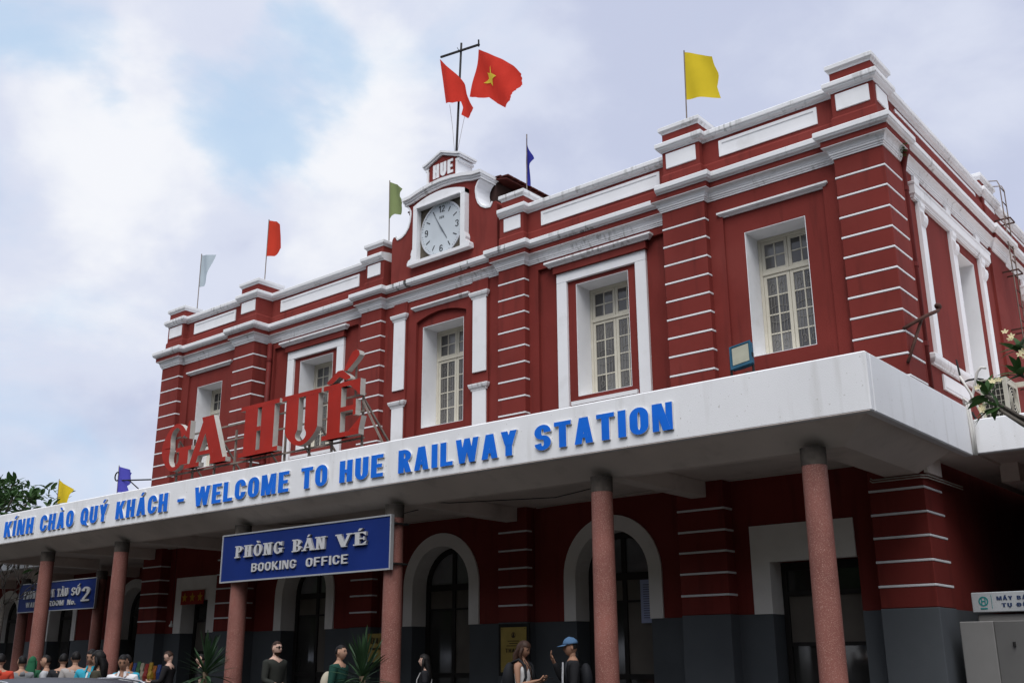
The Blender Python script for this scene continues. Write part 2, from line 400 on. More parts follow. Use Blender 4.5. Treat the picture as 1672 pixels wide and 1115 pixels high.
    if ch in '69':
        a = (w-v)/2; r = .25; pr = [ribbon(arc(w/2, hh+r, a, r, 0, 360, 20)[:-1], v, h, True), ribbon([(hv, hh+r), (hv, .6)]+arc(w/2, 1-hh-.3, a, .3, 180, 30, 12), v*.98, h)]
        if ch == '9':
            q = []
            for p in pr: q.append((p[0], [(w-x, 1-z) for x, z in p[1]], [(w-x, 1-z) for x, z in p[2]], p[3]))
            pr = q
        return w, pr
    if ch == 'o':
        w = w*.9; P.append(ribbon(arc(w/2, .36, (w-v)/2, .36-hh, 0, 360, 20)[:-1], v, h, True)); return w, P
    return w, [rect(0, w, 0, 1)]
MARK = {'\u0301': [('P', [(-.10, 1.09), (.03, 1.09), (.16, 1.27), (-.01, 1.27)])],
        '\u0300': [('P', [(-.03, 1.09), (.10, 1.09), (.01, 1.27), (-.16, 1.27)])],
        '\u0302': [('P', [(-.20, 1.07), (-.08, 1.07), (.0, 1.16), (.08, 1.07), (.20, 1.07), (.06, 1.25), (-.06, 1.25)])],
        '\u0323': [rect(-.07, .07, -.20, -.07)], '\u031b': []}
def put_letter(ch, x0, wx, z0, hz, yf, yb, mats, parent, v, h, W, serif, name='letter'):
    dec = unicodedata.normalize('NFD', ch); base = dec[0]
    w, pr = glyph(base, v, h, W, serif); pr = list(pr); n0 = len(pr)
    for k in dec[1:]:
        ms = MARK.get(k, [])
        shift = (0.16, .14) if (k == '\u0301' and '\u0302' in dec) else (0, 0)
        for q in ms: pr.append(('P', [(w/2+x+shift[0], z+shift[1]) for x, z in q[1]]))
    mb = MB()
    T = lambda q: [(x0+x*wx, z0+z*hz) for x, z in q]
    for i, p in enumerate(pr):
        y = yf-0.0008*i
        if p[0] == 'P': mb.prism(T(p[1]), y, yb, 0, 1)
        else: mb.strip(T(p[1]), T(p[2]), y, yb, 0, 1, p[3])
    return mb.build(name, mats, parent)
def word(text, X0, X1, z0, hz, yf, yb, mats, parent, v=.2, h=.15, W=.52, serif=False, gap=.09, name='letter'):
    ws = [glyph(unicodedata.normalize('NFD', c)[0], v, h, W, serif)[0] for c in text]
    tot = sum(ws)+gap*(len(text)-1); k = (X1-X0)/tot; x = X0; out_ = []
    for c, w in zip(text, ws):
        if c != ' ': out_.append(put_letter(c, x, k, z0, hz, yf, yb, mats, parent, v, h, W, serif, name))
        x += (w+gap)*k
    return out_
# ------------------------------------------------------------------ ground
g = MB(); g.add([(-400, -400, 0), (400, -400, 0), (400, 400, 0), (-400, 400, 0)], [(0, 1, 2, 3)]); structure(g.build('ground', ASPH))
g = MB(); g.box(-62, 12, -5.5, 30, -.1, .196); structure(g.build('veranda_floor', TILEFLOOR))
g = MB(); g.box(-62, 12, -5.66, -5.5, -.1, .19); structure(g.build('kerb', KERB, bevel=.015))


# unseen trees added behind the viewer to keep low sky light off the veranda
TG = mat('added tree foliage', (.035, .060, .022), .8, .4, .6)
m = MB(); r_ = random.Random(5)
for row, yy in ((0, -31), (1, -38)):
    x = -110+row*4
    while x < 80:
        h_ = r_.uniform(13, 17)+row*3; w_ = r_.uniform(4.5, 6.5); m.tube([(x, yy, 0), (x+.3, yy, h_*.5)], .35, 7)
        for k in range(7):
            a = r_.uniform(0, 6.28); m.ell((x+math.cos(a)*w_*.5, yy+math.sin(a)*w_*.4, h_*.28+r_.uniform(0, .55)*h_), (w_*r_.uniform(.5, .75), w_*.55, h_*r_.uniform(.16, .26)), 9, 6)
        x += w_*1.25
for x, y, r in ((3.6, -4.8, 2.7), (6.5, -8, 3.2), (9.5, -3, 3.4), (14.5, -1.5, 3.6), (-27, -11, 3.0), (-36, -9.5, 3.4), (-46, -8, 3.6), (-56, -6, 3.8)):  # more unseen trees, added beyond both frame sides to block light
    m.tube([(x, y, 0), (x+.1, y, 2), (x, y, 4.2)], .2, 7, r1=.1)
    cl = []
    for k in range(11):
        a = k*2.4; e = -.7+2.0*((k*.618) % 1); c = Vector((x+math.cos(a)*math.cos(e)*r*.62, y+math.sin(a)*math.cos(e)*r*.62, 4.3+2.3*math.sin(e))); cl.append(c)
        m.tube([(x, y, 3.2), (x*.5+c.x*.5, y*.5+c.y*.5, c.z*.6+1.1), c], .07, 5, r1=.03); m.ell(c, (r*.24, r*.24, r*.2), 7, 5)
    for q in range(3600):
        c = cl[q % 11]+Vector((r_.gauss(0, 1), r_.gauss(0, 1), r_.gauss(0, .8)))*r*.21
        d = Vector((r_.uniform(-1, 1), r_.uniform(-1, 1), r_.uniform(-.8, .6))).normalized(); u = d.cross(Vector((.3, .2, 1))).normalized()*.085; l_ = r_.uniform(.2, .36)
        m.add([c, c+d*l_*.5+u, c+d*l_, c+d*l_*.5-u], [(0, 1, 2, 3)])
stuff(m.build('added_shade_trees', TG))

# ------------------------------------------------------------------ station building
XL, XR = -26.77, -5.19
PIL = [(-26.77, -25.87, 0.), (-23.23, -22.35, 0.), (-18.47, -17.75, .34), (-13.98, -13.24, .34), (-9.52, -8.60, 0.), (-6.05, -5.19, 0.)]
YP, YC = .14, .50                      # pavilion wall plane, recessed centre wall plane
ST = thing('station_building', (-15.9, 10, 0), 'red two storey railway station with white trim and clock gable', 'building')
def plan(stop=None):
    p = [(XL, 22), (XL, 0)]
    for i, (a, b, y) in enumerate(PIL):
        wl = YP if i in (1, 5) else YC
        wr = YP if i in (0, 4) else YC
        if i > 0: p += [(a, wl), (a, y)]
        if i < 5: p += [(b, y), (b, wr)]
    p += [(XR, 0), (XR, .80), (-5.24, .80), (-5.24, 6.15), (XR, 6.15), (XR, 7.20), (-5.24, 7.20), (-5.24, 13.2), (XR, 13.2), (XR, 14.2), (-5.24, 14.2), (-5.24, 22)]
    return p
FULL = plan()
i3 = FULL.index((-17.75, .34)); i4 = FULL.index((-13.98, .34))
LEFTP, RIGHTP = FULL[:i3+1], FULL[i4:]

# --- upper walls with openings
def wall_cells(mb, x0, x1, z0, z1, hole, y0, y1, mi=0):
    hx0, hx1, hz0, hz1 = hole
    mb.box(x0, hx0, y0, y1, z0, z1, mi); mb.box(hx1, x1, y0, y1, z0, z1, mi)
    if hz1 < z1: mb.box(hx0, hx1, y0, y1, hz1, z1, mi)
    if hz0 > z0: mb.box(hx0, hx1, y0, y1, z0, hz0, mi)
WZ0, WZ1 = 4.56, 9.90
w = MB()
PAVW = []; CENW = []
for xa, xb in ((-25.87, -23.23), (-8.60, -6.05)):
    cx = (xa+xb)/2
    wall_cells(w, xa, xb, WZ0, WZ1, (cx-.98, cx+.98, WZ0, 9.47), YP, YP+.05)
    wall_cells(w, xa, xb, WZ0, WZ1, (cx-.59, cx+.59, 6.67, 9.04), YP+.05, YP+.62)
    PAVW.append(cx)
for cx, xa, xb in ((-20.41, -22.35, -18.47), (-11.38, -13.24, -9.52)):
    wall_cells(w, xa, xb, WZ0, WZ1, (xa+.26, xb-.26, WZ0, 9.66), YC, YC+.08)
    wall_cells(w, xa, xb, WZ0, WZ1, (cx-.655, cx+.655, 6.70, 9.13), YC+.08, YC+.62)
    CENW.append(cx)
# centre bay, arch headed recess
cx = -15.88; xa, xb = -17.75, -13.98
arcp = [(cx-.80+1.6*i/14, 9.24+.16*(1-((i-7)/7)**2)) for i in range(15)]
w.box(xa, cx-.80, YC, YC+.08, WZ0, WZ1); w.box(cx+.80, xb, YC, YC+.08, WZ0, WZ1)
w.strip(arcp, [(x, WZ1) for x, z in arcp], YC, YC+.08)
wall_cells(w, xa, xb, WZ0, WZ1, (cx-.655, cx+.655, 6.68, 9.12), YC+.08, YC+.62)
# hull: body behind the front walls
w.box(XL+.02, -5.92, 1.30, 22, 4.57, 10.9)
for ya, yb, h0 in ((.80, 7.2, 3.44), (7.2, 22, 10.44)):
    w.box(-5.92, -5.24, ya, h0, 4.57, 10.9); w.box(-5.92, -5.24, h0+1.30, yb, 4.57, 10.9); w.box(-5.92, -5.24, h0, h0+1.30, 9.08, 10.9); w.box(-5.92, -5.24, h0, h0+1.30, 4.57, 6.49)
w.box(-5.92, -5.20, 6.15, 7.19, 4.57, 10.9); w.box(-5.92, -5.22, 13.2, 14.2, 4.57, 10.9); w.box(-6.5,-5.92,.9,1.29,4.57,9.9)
w.build('wall', RED, ST)
WIN = [(PAVW[0], .59, 6.67, 9.04, YP+.05), (PAVW[1], .59, 6.67, 9.04, YP+.05), (CENW[0], .655, 6.70, 9.13, YC+.08), (CENW[1], .655, 6.70, 9.13, YC+.08), (cx, .655, 6.68, 9.12, YC+.08)]

def window(cx, hw, z0, z1, yf):
    """cream french casement in a deep white reveal"""
    root = MB(); yb = yf+.56
    # reveal lining
    t = .012
    root.box(cx-hw, cx-hw+t, yf+.002, yb, z0, z1); root.box(cx+hw-t, cx+hw, yf+.002, yb, z0, z1)
    root.box(cx-hw+t, cx+hw-t, yf+.002, yb, z1-t, z1); root.box(cx-hw+t, cx+hw-t, yf+.004, yb, z0, z0+t)
    W_ = root.build('window', WHITE, ST)
    yw = yf+.47
    fr = MB(); a, b = cx-hw+.014, cx+hw-.014; c0, c1 = z0+.014, z1-.014; zt = z0+(z1-z0)*.70
    fr.box(a, a+.06, yw, yw+.07, c0, c1); fr.box(b-.06, b, yw, yw+.07, c0, c1)
    fr.box(a+.06, b-.06, yw, yw+.07, c1-.06, c1); fr.box(a+.06, b-.06, yw+.001, yw+.07, c0, c0+.05); fr.box(a+.06, b-.06, yw-.012, yw+.07, zt-.03, zt+.03)
    fr.build('frame', CREAM, W_, bevel=.006)
    # panel behind the panes, its dark colour standing in for the dim room
    bk = MB(); bk.box(a, b, yw+.075, yw+.085, c0, c1); bk.build('backdrop', mat('dim room curtain', (.06, .055, .05), .9, .3, 3), W_)
    for s in (-1, 1):
        x0, x1 = (a+.062, cx-.004) if s < 0 else (cx+.004, b-.062)
        for (q0, q1, rows) in ((c0+.052, zt-.032, 4), (zt+.032, c1-.062, 2)):
            sh = MB(); sw = .062; yy = yw+.012
            sh.box(x0, x0+sw, yy, yy+.045, q0, q1); sh.box(x1-sw, x1, yy, yy+.045, q0, q1)
            lowr = .09 if rows == 4 else .06
            sh.box(x0+sw, x1-sw, yy, yy+.045, q1-.06, q1); sh.box(x0+sw, x1-sw, yy, yy+.045, q0, q0+lowr)
            px0, px1, pz0, pz1 = x0+sw, x1-sw, q0+lowr, q1-.06
            bw = .026; cwid = (px1-px0-bw)/2; ch = (pz1-pz0-bw*(rows-1))/rows
            sh.box(px0+cwid, px0+cwid+bw, yy+.006, yy+.04, pz0, pz1)
            for r in range(1, rows):
                z = pz0+r*(ch+bw)-bw
                sh.box(px0, px0+cwid, yy+.008, yy+.04, z, z+bw); sh.box(px0+cwid+bw, px1, yy+.008, yy+.04, z, z+bw)
            sh.build('sash', CREAM, W_, bevel=.004)
            for r in range(rows):
                for c in range(2):
                    gx = px0+c*(cwid+bw); gz = pz0+r*(ch+bw)
                    gg = MB(); tl = rnd.uniform(-.004, .004); y_ = yy+.022
                    gg.add([(gx, y_+tl, gz), (gx+cwid, y_-tl, gz), (gx+cwid, y_-tl, gz+ch), (gx, y_+tl, gz+ch), (gx, y_+tl+.006, gz), (gx+cwid, y_-tl+.006, gz), (gx+cwid, y_-tl+.006, gz+ch), (gx, y_+tl+.006, gz+ch)],
                           [(0, 1, 2, 3), (7, 6, 5, 4), (0, 4, 5, 1), (1, 5, 6, 2), (2, 6, 7, 3), (3, 7, 4, 0)])
                    gg.build('pane', rnd.choice(GLASSES), W_)
            if rows == 4:
                gr = MB(); xm = (px0+px1)/2; yg = yy+.010
                for k in (.14, .30, .70, .86):
                    x = px0+(px1-px0)*k; lo = pz0+ch*(.25 if k in (.3, .7) else .1)
                    gr.tube([(x, yg, lo), (x, yg, pz1-ch*.12)], .0042, 5)
                for sg in (-1, 1):
                    for zc in (pz0+.16, pz1-.18):
                        gr.tube([(xm+sg*.085+.045*math.cos(t_)*sg, yg, zc+.07*math.sin(t_)) for t_ in [i*.52 for i in range(11)]], .0042, 5)
                zc = (pz0+pz1)/2
                gr.tube([(xm+x, yg, zc+.16-1.6*x*x) for x in [-.17+.034*i for i in range(11)]], .0042, 5)
                gr.tube([(xm+x, yg, zc-.16+1.6*x*x) for x in [-.17+.034*i for i in range(11)]], .0042, 5)
                gr.build('grille', IRON, W_)
    return W_
for a in WIN: window(*a)

# --- white window surrounds, eyebrow mouldings, white strips
EYE = [(.0, 0.0), (.03, 0.0), (.045, .02), (.075, .04), (.085, .055), (.10, .06), (.10, .095), (.0, .105)]
def eyebrow(x0, x1, z0, yf, hh=1.0, mat_=CORN):
    m = MB(); m.sweep([(p, z0+z*hh) for p, z in EYE], [(x0, yf+.04), (x0, yf), (x1, yf), (x1, yf+.04)]); m.build('eyebrow_moulding', mat_, ST)
for c in PAVW: eyebrow(c-.98, c+.98, 9.435, YP+.045)
for c in CENW:
    eyebrow(c-1.24, c+1.24, 9.60, YC-.04, 1.2)
    f = MB(); f.box(c-1.17, c+1.17, YC-.04, YC+.08, 9.44, 9.598); f.build('frieze', RED, ST)
    s = MB(); y0, y1 = YC+.015, YC+.09
    s.box(c-1.12, c-.86, y0, y1, 6.50, 9.22); s.box(c+.86, c+1.12, y0, y1, 6.50, 9.22); s.box(c-1.12, c+1.12, y0, y1, 9.22, 9.44)
    s.build('window_surround', WHITE, ST, bevel=.008)
    f = MB(); f.box(c-.80, c+.80, YC+.02, YC+.09, 6.52, 6.60); f.build('sill_band', WHITE, ST)
eyebrow(cx-.82, cx+.82, 9.53, YC+.02)
for x0, x1 in ((-17.40, -16.98), (-14.84, -14.40)):
    m = MB(); m.box(x0-.02, x1+.02, YC-.04, YC+.004, 4.57, 9.83); m.build('centre_pilaster', RED, ST)
    for z0, z1 in ((7.66, 9.38), (5.0, 7.24)):
        m = MB(); m.box(x0+.02, x1-.02, YC-.075, YC-.04, z0, z1); m.build('white_strip', WHITE, ST, bevel=.006)
        m = MB(); m.sweep([(0, z1), (.02, z1), (.025, z1+.03), (.055, z1+.07), (.07, z1+.12), (.07, z1+.15), (0, z1+.15)], [(x0+.01, YC-.03), (x0+.01, YC-.06), (x1-.01, YC-.06), (x1-.01, YC-.03)]); m.build('strip_capital', CORN, ST)

# --- rusticated pilasters
BZ = [9.465, 9.10, 8.72, 8.355, 7.995, 7.635, 7.275, 6.915, 6.55, 6.185, 5.82, 5.45, 5.1]
BZC = [9.49, 9.115, 8.75, 8.365, 7.995, 7.63, 7.255, 6.885, 6.52, 6.15, 5.78, 5.42, 5.1]
LOWB = [4.07, 3.70, 3.345, 2.985, 2.62]
for i, (a, b, y) in enumerate(PIL):
    core = MB(); back = .9
    if i == 5: core.box(a+.016, b-.016, y+.016, .80, 2.29, 9.90)
    elif i == 0: core.box(a+.016, b-.016, y+.016, .80, 2.29, 9.90)
    else: core.box(a+.016, b-.016, y+.016, back, 2.29, 9.90)
    P_ = core.build('pilaster', RED, ST)
    zs = (BZC if i in (2, 3) else BZ); t = .020
    yb = .80 if i in (0, 5) else (YC+.02 if True else 0)
    rows = [9.88]+zs+LOWB+[2.30]
    for k in range(len(rows)-1):
        z1 = rows[k]-(t if k else 0); z0 = rows[k+1]+(t if k+1 < len(rows)-1 else 0)
        if k == len(zs): z1 = 4.55 if k else z1
        m = MB()
        if k == len(zs)-0 and False: pass
        m.box(a, b, y, yb, z0, z1); m.build('block', RED, P_, bevel=.010)
    for z in zs+LOWB:
        m = MB(); m.box(a+.006-(.012), b-.006+.012, y-.006, yb, z-t+.002, z+t-.002); m.build('band', WHITE, P_, bevel=.006)
# --- mouldings
ARCH = [(-.08, 9.82), (.018, 9.82), (.020, 9.85), (.034, 9.855), (.036, 9.885), (.052, 9.89), (.054, 9.925), (.062, 9.93)] + [(.062+.075*(1-math.cos(R(a))), 9.93+.085*math.sin(R(a))) for a in (18, 36, 54, 72, 90)] + [(.145, 10.02), (.145, 10.032), (-.08, 10.032)]
m = MB(); m.sweep(ARCH, FULL); m.build('architrave', CORN, ST)
m = MB(); m.sweep([(-.3, 10.032), (.148, 10.032), (.150, 10.137), (-.3, 10.137)], FULL); m.build('cornice_fascia', RED, ST)
CORP = [(-.3, 10.137), (.165, 10.137), (.168, 10.155), (.18, 10.16)] + [(.18+.045*math.sin(R(a)), 10.16+.05*(1-math.cos(R(a)))) for a in (25, 50, 75, 90)] + [(.237, 10.212), (.240, 10.225), (.240, 10.30), (.232, 10.312), (-.05, 10.36), (-.3, 10.36)]
# the middle stretch of the cornice carries black mould
iD0 = FULL.index((-18.47, .34)); iD1 = FULL.index((-9.52, 0.))
m = MB(); m.sweep(CORP, FULL[:iD0-1]+[((FULL[iD0-1][0])-.6, YC)]); m.build('cornice', CORN, ST)
m = MB(); m.sweep(CORP, [(FULL[iD0-1][0]-.6, YC)]+FULL[iD0-1:iD1]+[]); m.build('cornice', DIRTY, ST)
m = MB(); m.sweep(CORP, FULL[iD1-1:]) if False else m.sweep(CORP, FULL[iD1:]); m.build('cornice', CORN, ST)
# --- parapet
PAR = [(-.40, 10.36), (-.02, 10.34), (-.025, 10.60), (-.05, 10.64), (-.05, 11.10), (-.40, 11.10)]
COP = [(-.45, 11.10), (-.035, 11.10), (-.03, 11.13), (-.01, 11.135)] + [(-.01+.05*math.sin(R(a)), 11.135+.055*(1-math.cos(R(a)))) for a in (30, 60, 90)] + [(.055, 11.195), (.06, 11.21), (.06, 11.275), (.05, 11.29), (-.2, 11.33), (-.45, 11.33)]
for pth in (LEFTP, RIGHTP):
    m = MB(); m.sweep(PAR, pth); m.build('parapet', RED, ST)
    m = MB(); m.sweep(COP, pth); m.build('coping', CORN, ST)
def piercap(x0, x1, y0, y1):
    n_ = MB(); n_.box(x0+.06, x1-.06, y0+.06, y1, 11.30, 11.50); N_ = n_.build('pier_cap', RED, ST)
    pr = [(-.3, 11.50), (.0, 11.50), (.01, 11.53), (.04, 11.555), (.05, 11.57), (.05, 11.64), (.04, 11.65), (-.3, 11.69)]
    m = MB(); q = [(x0+.05, y0+.05), (x1-.05, y0+.05), (x1-.05, y1), (x0+.05, y1)]
    m.sweep([(p if p > -.2 else -.3, z) for p, z in pr], q, True)
    m.box(x0+.2, x1-.2, y0+.2, y1-.15, 11.6, 11.688)
    m.build('cap_moulding', CORN, N_)
for i, (a, b, y) in enumerate(PIL):
    piercap(a, b, y, y+.85)
    m = MB(); m.box(a+.13, b-.13, y+.030, y+.10, 10.74, 11.06); m.build('pier_panel', WHITE, ST, bevel=.008)
piercap(-6.0, XR, 6.15, 7.2)
m = MB(); m.box(-5.30, XR-.03, .15, .66, 10.74, 11.06); m.build('pier_panel', WHITE, ST, bevel=.008)
m = MB(); m.box(-5.30, XR-.03, 6.33, 7.02, 10.74, 11.06); m.build('pier_panel', WHITE, ST, bevel=.008)
def panel(x0, x1, yw, name='parapet_panel'):
    m = MB(); yf = yw+.05
    m.box(x0, x1, yf-.022, yf+.02, 10.70, 10.76); m.box(x0, x1, yf-.022, yf+.02, 10.97, 11.03); m.box(x0, x0+.06, yf-.022, yf+.02, 10.76, 10.97); m.box(x1-.06, x1, yf-.022, yf+.02, 10.76, 10.97)
    m.box(x0+.06, x1-.06, yf-.008, yf+.02, 10.76, 10.97); m.build(name, WHITE, ST)
for x0, x1, yw in ((-25.55, -23.55, YP), (-8.30, -6.33, YP), (-22.0, -18.82, YC), (-12.90, -9.85, YC)): panel(x0, x1, yw)
def spanel(y0, y1):
    m = MB(); xf = -5.24-.05
    m.box(xf-.02, xf+.022, y0, y1, 10.70, 10.76); m.box(xf-.02, xf+.022, y0, y1, 10.97, 11.03); m.box(xf-.02, xf+.022, y0, y0+.06, 10.76, 10.97); m.box(xf-.02, xf+.022, y1-.06, y1, 10.76, 10.97)
    m.box(xf-.02, xf+.008, y0+.06, y1-.06, 10.76, 10.97); m.build('parapet_panel', WHITE, ST)
spanel(1.15, 5.8); spanel(7.6, 12.9)
# --- roof
m = MB(); m.box(XL+.3, XR-.45, .9, 21.8, 10.9, 10.95); m.build('roof', ROOF, ST)

# --- clock gable
GX = -15.80; GY0, GY1 = .42, .86
half = [(1.72, 10.36), (1.72, 11.55), (1.68, 11.62), (1.60, 11.62), (1.55, 11.53)] + [(1.52-.45*math.sin(R(a)), 11.95-.45*math.cos(R(a))) for a in (0, 20, 40, 60, 80)] + [(1.05, 12.05), (1.06, 12.16), (1.12, 12.27), (1.19, 12.34)]
topc = [(1.19, 12.38), (.98, 12.38), (.70, 12.46), (.35, 12.51), (0, 12.53)]
prof = [(GX+x, z) for x, z in half]+[(GX+x, z) for x, z in topc]+[(GX-x, z) for x, z in topc[-2::-1]]+[(GX-x, z) for x, z in half[::-1]]
m = MB(); m.prism(prof, GY0, GY1); G_ = m.build('clock_gable', RED, ST)
# white edge of the scrolls, wrapping the side faces
edge = half[3:]
for sg in (1, -1):
    A = [(GX+sg*x, z) for x, z in edge]; Bq = []
    for i in range(len(edge)):
        a = edge[max(0, i-1)]; b = edge[min(len(edge)-1, i+1)]; d = Vector((b[0]-a[0], b[1]-a[1])).normalized()
        nrm = Vector((-d.y, d.x)); nrm = nrm if (nrm.x > 0 or True) else -nrm
        nrm = Vector((d.y, -d.x))
        Bq.append((GX+sg*(edge[i][0]+nrm.x*.045), edge[i][1]+nrm.y*.045))
    m = MB(); m.strip(A, Bq, GY0-.02, GY1+.02); m.build('scroll_edge', WHITE, G_, smooth=False)
# crowning moulding: three stepped ribbons following the arch
crown = [(-1.24, 12.345), (-.98, 12.36), (-.70, 12.43), (-.35, 12.485), (0, 12.505), (.35, 12.485), (.70, 12.43), (.98, 12.36), (1.24, 12.345)]
m = MB()
for o0, o1, pj in ((-.02, .035, .05), (.035, .085, .085), (.085, .165, .13)):
    m.strip([(GX+x*(1+pj*.3), z+o0) for x, z in crown], [(GX+x*(1+pj*.3), z+o1) for x, z in crown], GY0-pj, GY1+pj)
m.build('crown_moulding', CORN, G_)
# name block with its little gable
m = MB(); m.prism([(GX-.44, 12.50), (GX+.44, 12.50), (GX+.44, 13.14), (GX, 13.31), (GX-.44, 13.14)], GY0-.03, GY1+.02); NB = m.build('name_block', RED, G_)
m = MB()
m.box(GX-.50, GX-.445, GY0-.06, GY1+.05, 12.50, 13.06); m.box(GX+.445, GX+.50, GY0-.045, GY1+.05, 12.50, 13.02)
m.box(GX+.445, GX+.55, GY0-.05, GY1+.06, 13.02, 13.08); m.box(GX-.55, GX-.445, GY0-.05, GY1+.06, 13.02, 13.08)
rl = [(-.60, 13.10), (-.46, 13.14), (0, 13.325), (.46, 13.14), (.60, 13.10)]
m.strip([(GX+x, z) for x, z in rl], [(GX+x, z+.05) for x, z in rl], GY0-.075, GY1+.07); m.strip([(GX+x*1.03, z+.05) for x, z in rl], [(GX+x*1.03, z+.10) for x, z in rl], GY0-.11, GY1+.10)
m.build('name_block_moulding', WHITE, G_)
word('HUE', GX-.30, GX+.36, 12.76, .36, GY0-.05, GY0-.028, [WHITE, WHITE], G_, v=.24, h=.18, W=.55, gap=.12)
# dormer roof behind the gable, with rows of tiles
m = MB(); m.prism([(GX-1.25, 11.3), (GX+1.25, 11.3), (GX+1.25, 12.42), (GX, 12.70), (GX-1.25, 12.42)], GY1+.06, 5.2); DR = m.build('dormer_roof', mat('dark dormer plaster', (.05, .028, .024), .9, .2, 3), ST)
m = MB(); q_ = [(-1.62, 12.37), (0, 12.72), (1.62, 12.37)]; m.strip([(GX+x, z) for x, z in q_], [(GX+x, z+.035) for x, z in q_], GY1+.02, 5.4); m.build('roof_boards', TILE, DR)
m = MB()
for sg in (1, -1):
    nrm = Vector((sg*.21, 0, .977))
    for k in range(19):
        y0 = GY1+.12+k*.235
        for q in range(7):
            u0 = q/7; a = Vector((GX+sg*(.02+1.62*u0), y0, 12.765-.35*u0)); b = Vector((GX+sg*(.02+1.62*(u0+.155)), y0, 12.765-.35*(u0+.155)+.02))
            m.obox(a+nrm*.012, b+nrm*.03, .21, .03)
stuff(m.build('roof_tiles', TILE, DR))
m = MB()
for k in range(10): m.tube([(GX, GY1+.05+k*.42, 12.78), (GX, GY1+.05+k*.42+.40, 12.795)], .085, 10)
m.build('ridge_tiles', TILE, DR)

# --- clock frame (part of the gable)
m = MB(); x0, x1 = GX-.71, GX+.71
fy = GY0-.15
m.box(x0-.14, x0, fy, GY0+.02, 10.72, 12.16); m.box(x1, x1+.14, fy, GY0+.02, 10.72, 12.16)
m.box(x0-.30, x1+.30, fy-.012, GY0+.02, 10.64, 10.72)
hood = [(x0-.14+(1.42+.28)*i/12, 12.16+.17*(1-((i-6)/6)**2)) for i in range(13)]
m.strip([(x, 12.05) for x, z in hood], hood, fy-.002, GY0+.02)
m.obox((x0+.0, fy-.02, 12.07), (x1-.0, fy-.02, 12.07), .05, .035)
for sg, xx in ((-1, x0-.14), (1, x1+.14)):
    lob = [(xx-sg*.02, 10.70), (xx+sg*.13, 10.70), (xx+sg*.155, 10.74), (xx+sg*.13, 10.78), (xx+sg*.06, 10.80), (xx+sg*.035, 10.86), (xx+sg*.05, 10.92), (xx+sg*.02, 11.02), (xx-sg*.02, 11.05)]
    m.prism(lob, fy-.004, GY0+.02)
m.build('clock_surround', WHITE, G_)

# ------------------------------------------------------------------ wall clock
CL = thing('wall_clock', (GX, GY0, 11.38), 'big round white station clock in the gable showing five to five', 'clock')
CZ = 11.395; cy = GY0-.012
m = MB(); m.box(x0, x1, cy, GY0-.001, 10.72, 12.05); m.build('backing_board', mat('weathered brown board', (.10, .085, .065), .8, .5, 5, stain=.7, stain_col=(.04, .035, .03)), CL)
def disc(r, n=64): return [(GX+r*math.cos(2*math.pi*i/n), CZ+r*math.sin(2*math.pi*i/n)) for i in range(n)]
m = MB(); m.strip(disc(.655), disc(.69), cy-.030, cy-.002, closed=True); m.build('rim', ALU, CL, smooth=False)
m = MB(); m.prism(disc(.655), cy-.018, cy-.002); m.build('dial', mat('clock dial', (.57, .62, .66), .35, .05, 2), CL)
INK = mat('clock ink', (.05, .055, .06), .5)
for hr in range(12):
    a = R(90-30*hr)
    if hr in (0, 3, 6, 9):
        s = {0: '12', 3: '3', 6: '6', 9: '9'}[hr]; c = (GX+.50*math.cos(a), CZ+.505*math.sin(a)); hw = .095 if hr == 0 else .055
        word(s, c[0]-hw, c[0]+hw, c[1]-.085, .17, cy-.023, cy-.018, [INK, INK], CL, v=.155, h=.105, W=.55, gap=.14, name='numeral')
    else:
        m = MB(); m.obox((GX+.44*math.cos(a), cy-.021, CZ+.44*math.sin(a)), (GX+.57*math.cos(a), cy-.021, CZ+.57*math.sin(a)), .006, .024); m.build('hour_mark', INK, CL)
m = MB()
for k in range(60):
    a = R(6*k)
    if k % 5: m.obox((GX+.615*math.cos(a), cy-.020, CZ+.615*math.sin(a)), (GX+.64*math.cos(a), cy-.020, CZ+.64*math.sin(a)), .004, .008)
m.build('minute_marks', INK, CL)
word('SEN', GX-.075, GX+.075, CZ+.26, .06, cy-.022, cy-.018, [INK, INK], CL, v=.16, h=.14, W=.6, gap=.2, name='lettering')
for nm, ang, ln, wd, yo in (('minute_hand', 90+30, .52, .030, .036), ('hour_hand', 90-147.5, .34, .044, .028)):
    a = R(ang); m = MB(); d = (math.cos(a), math.sin(a)); n2 = (-d[1], d[0])
    m.prism([(GX-d[0]*.09-n2[0]*wd*.4, CZ-d[1]*.09-n2[1]*wd*.4), (GX+n2[0]*-wd*.5, CZ+n2[1]*-wd*.5), (GX+d[0]*ln-n2[0]*wd*.2, CZ+d[1]*ln-n2[1]*wd*.2), (GX+d[0]*ln+n2[0]*wd*.2, CZ+d[1]*ln+n2[1]*wd*.2), (GX+n2[0]*wd*.5, CZ+n2[1]*wd*.5), (GX-d[0]*.09+n2[0]*wd*.4, CZ-d[1]*.09+n2[1]*wd*.4)], cy-yo, cy-yo+.005); m.build(nm, mat('clock hand', (.16, .18, .20), .5), CL)
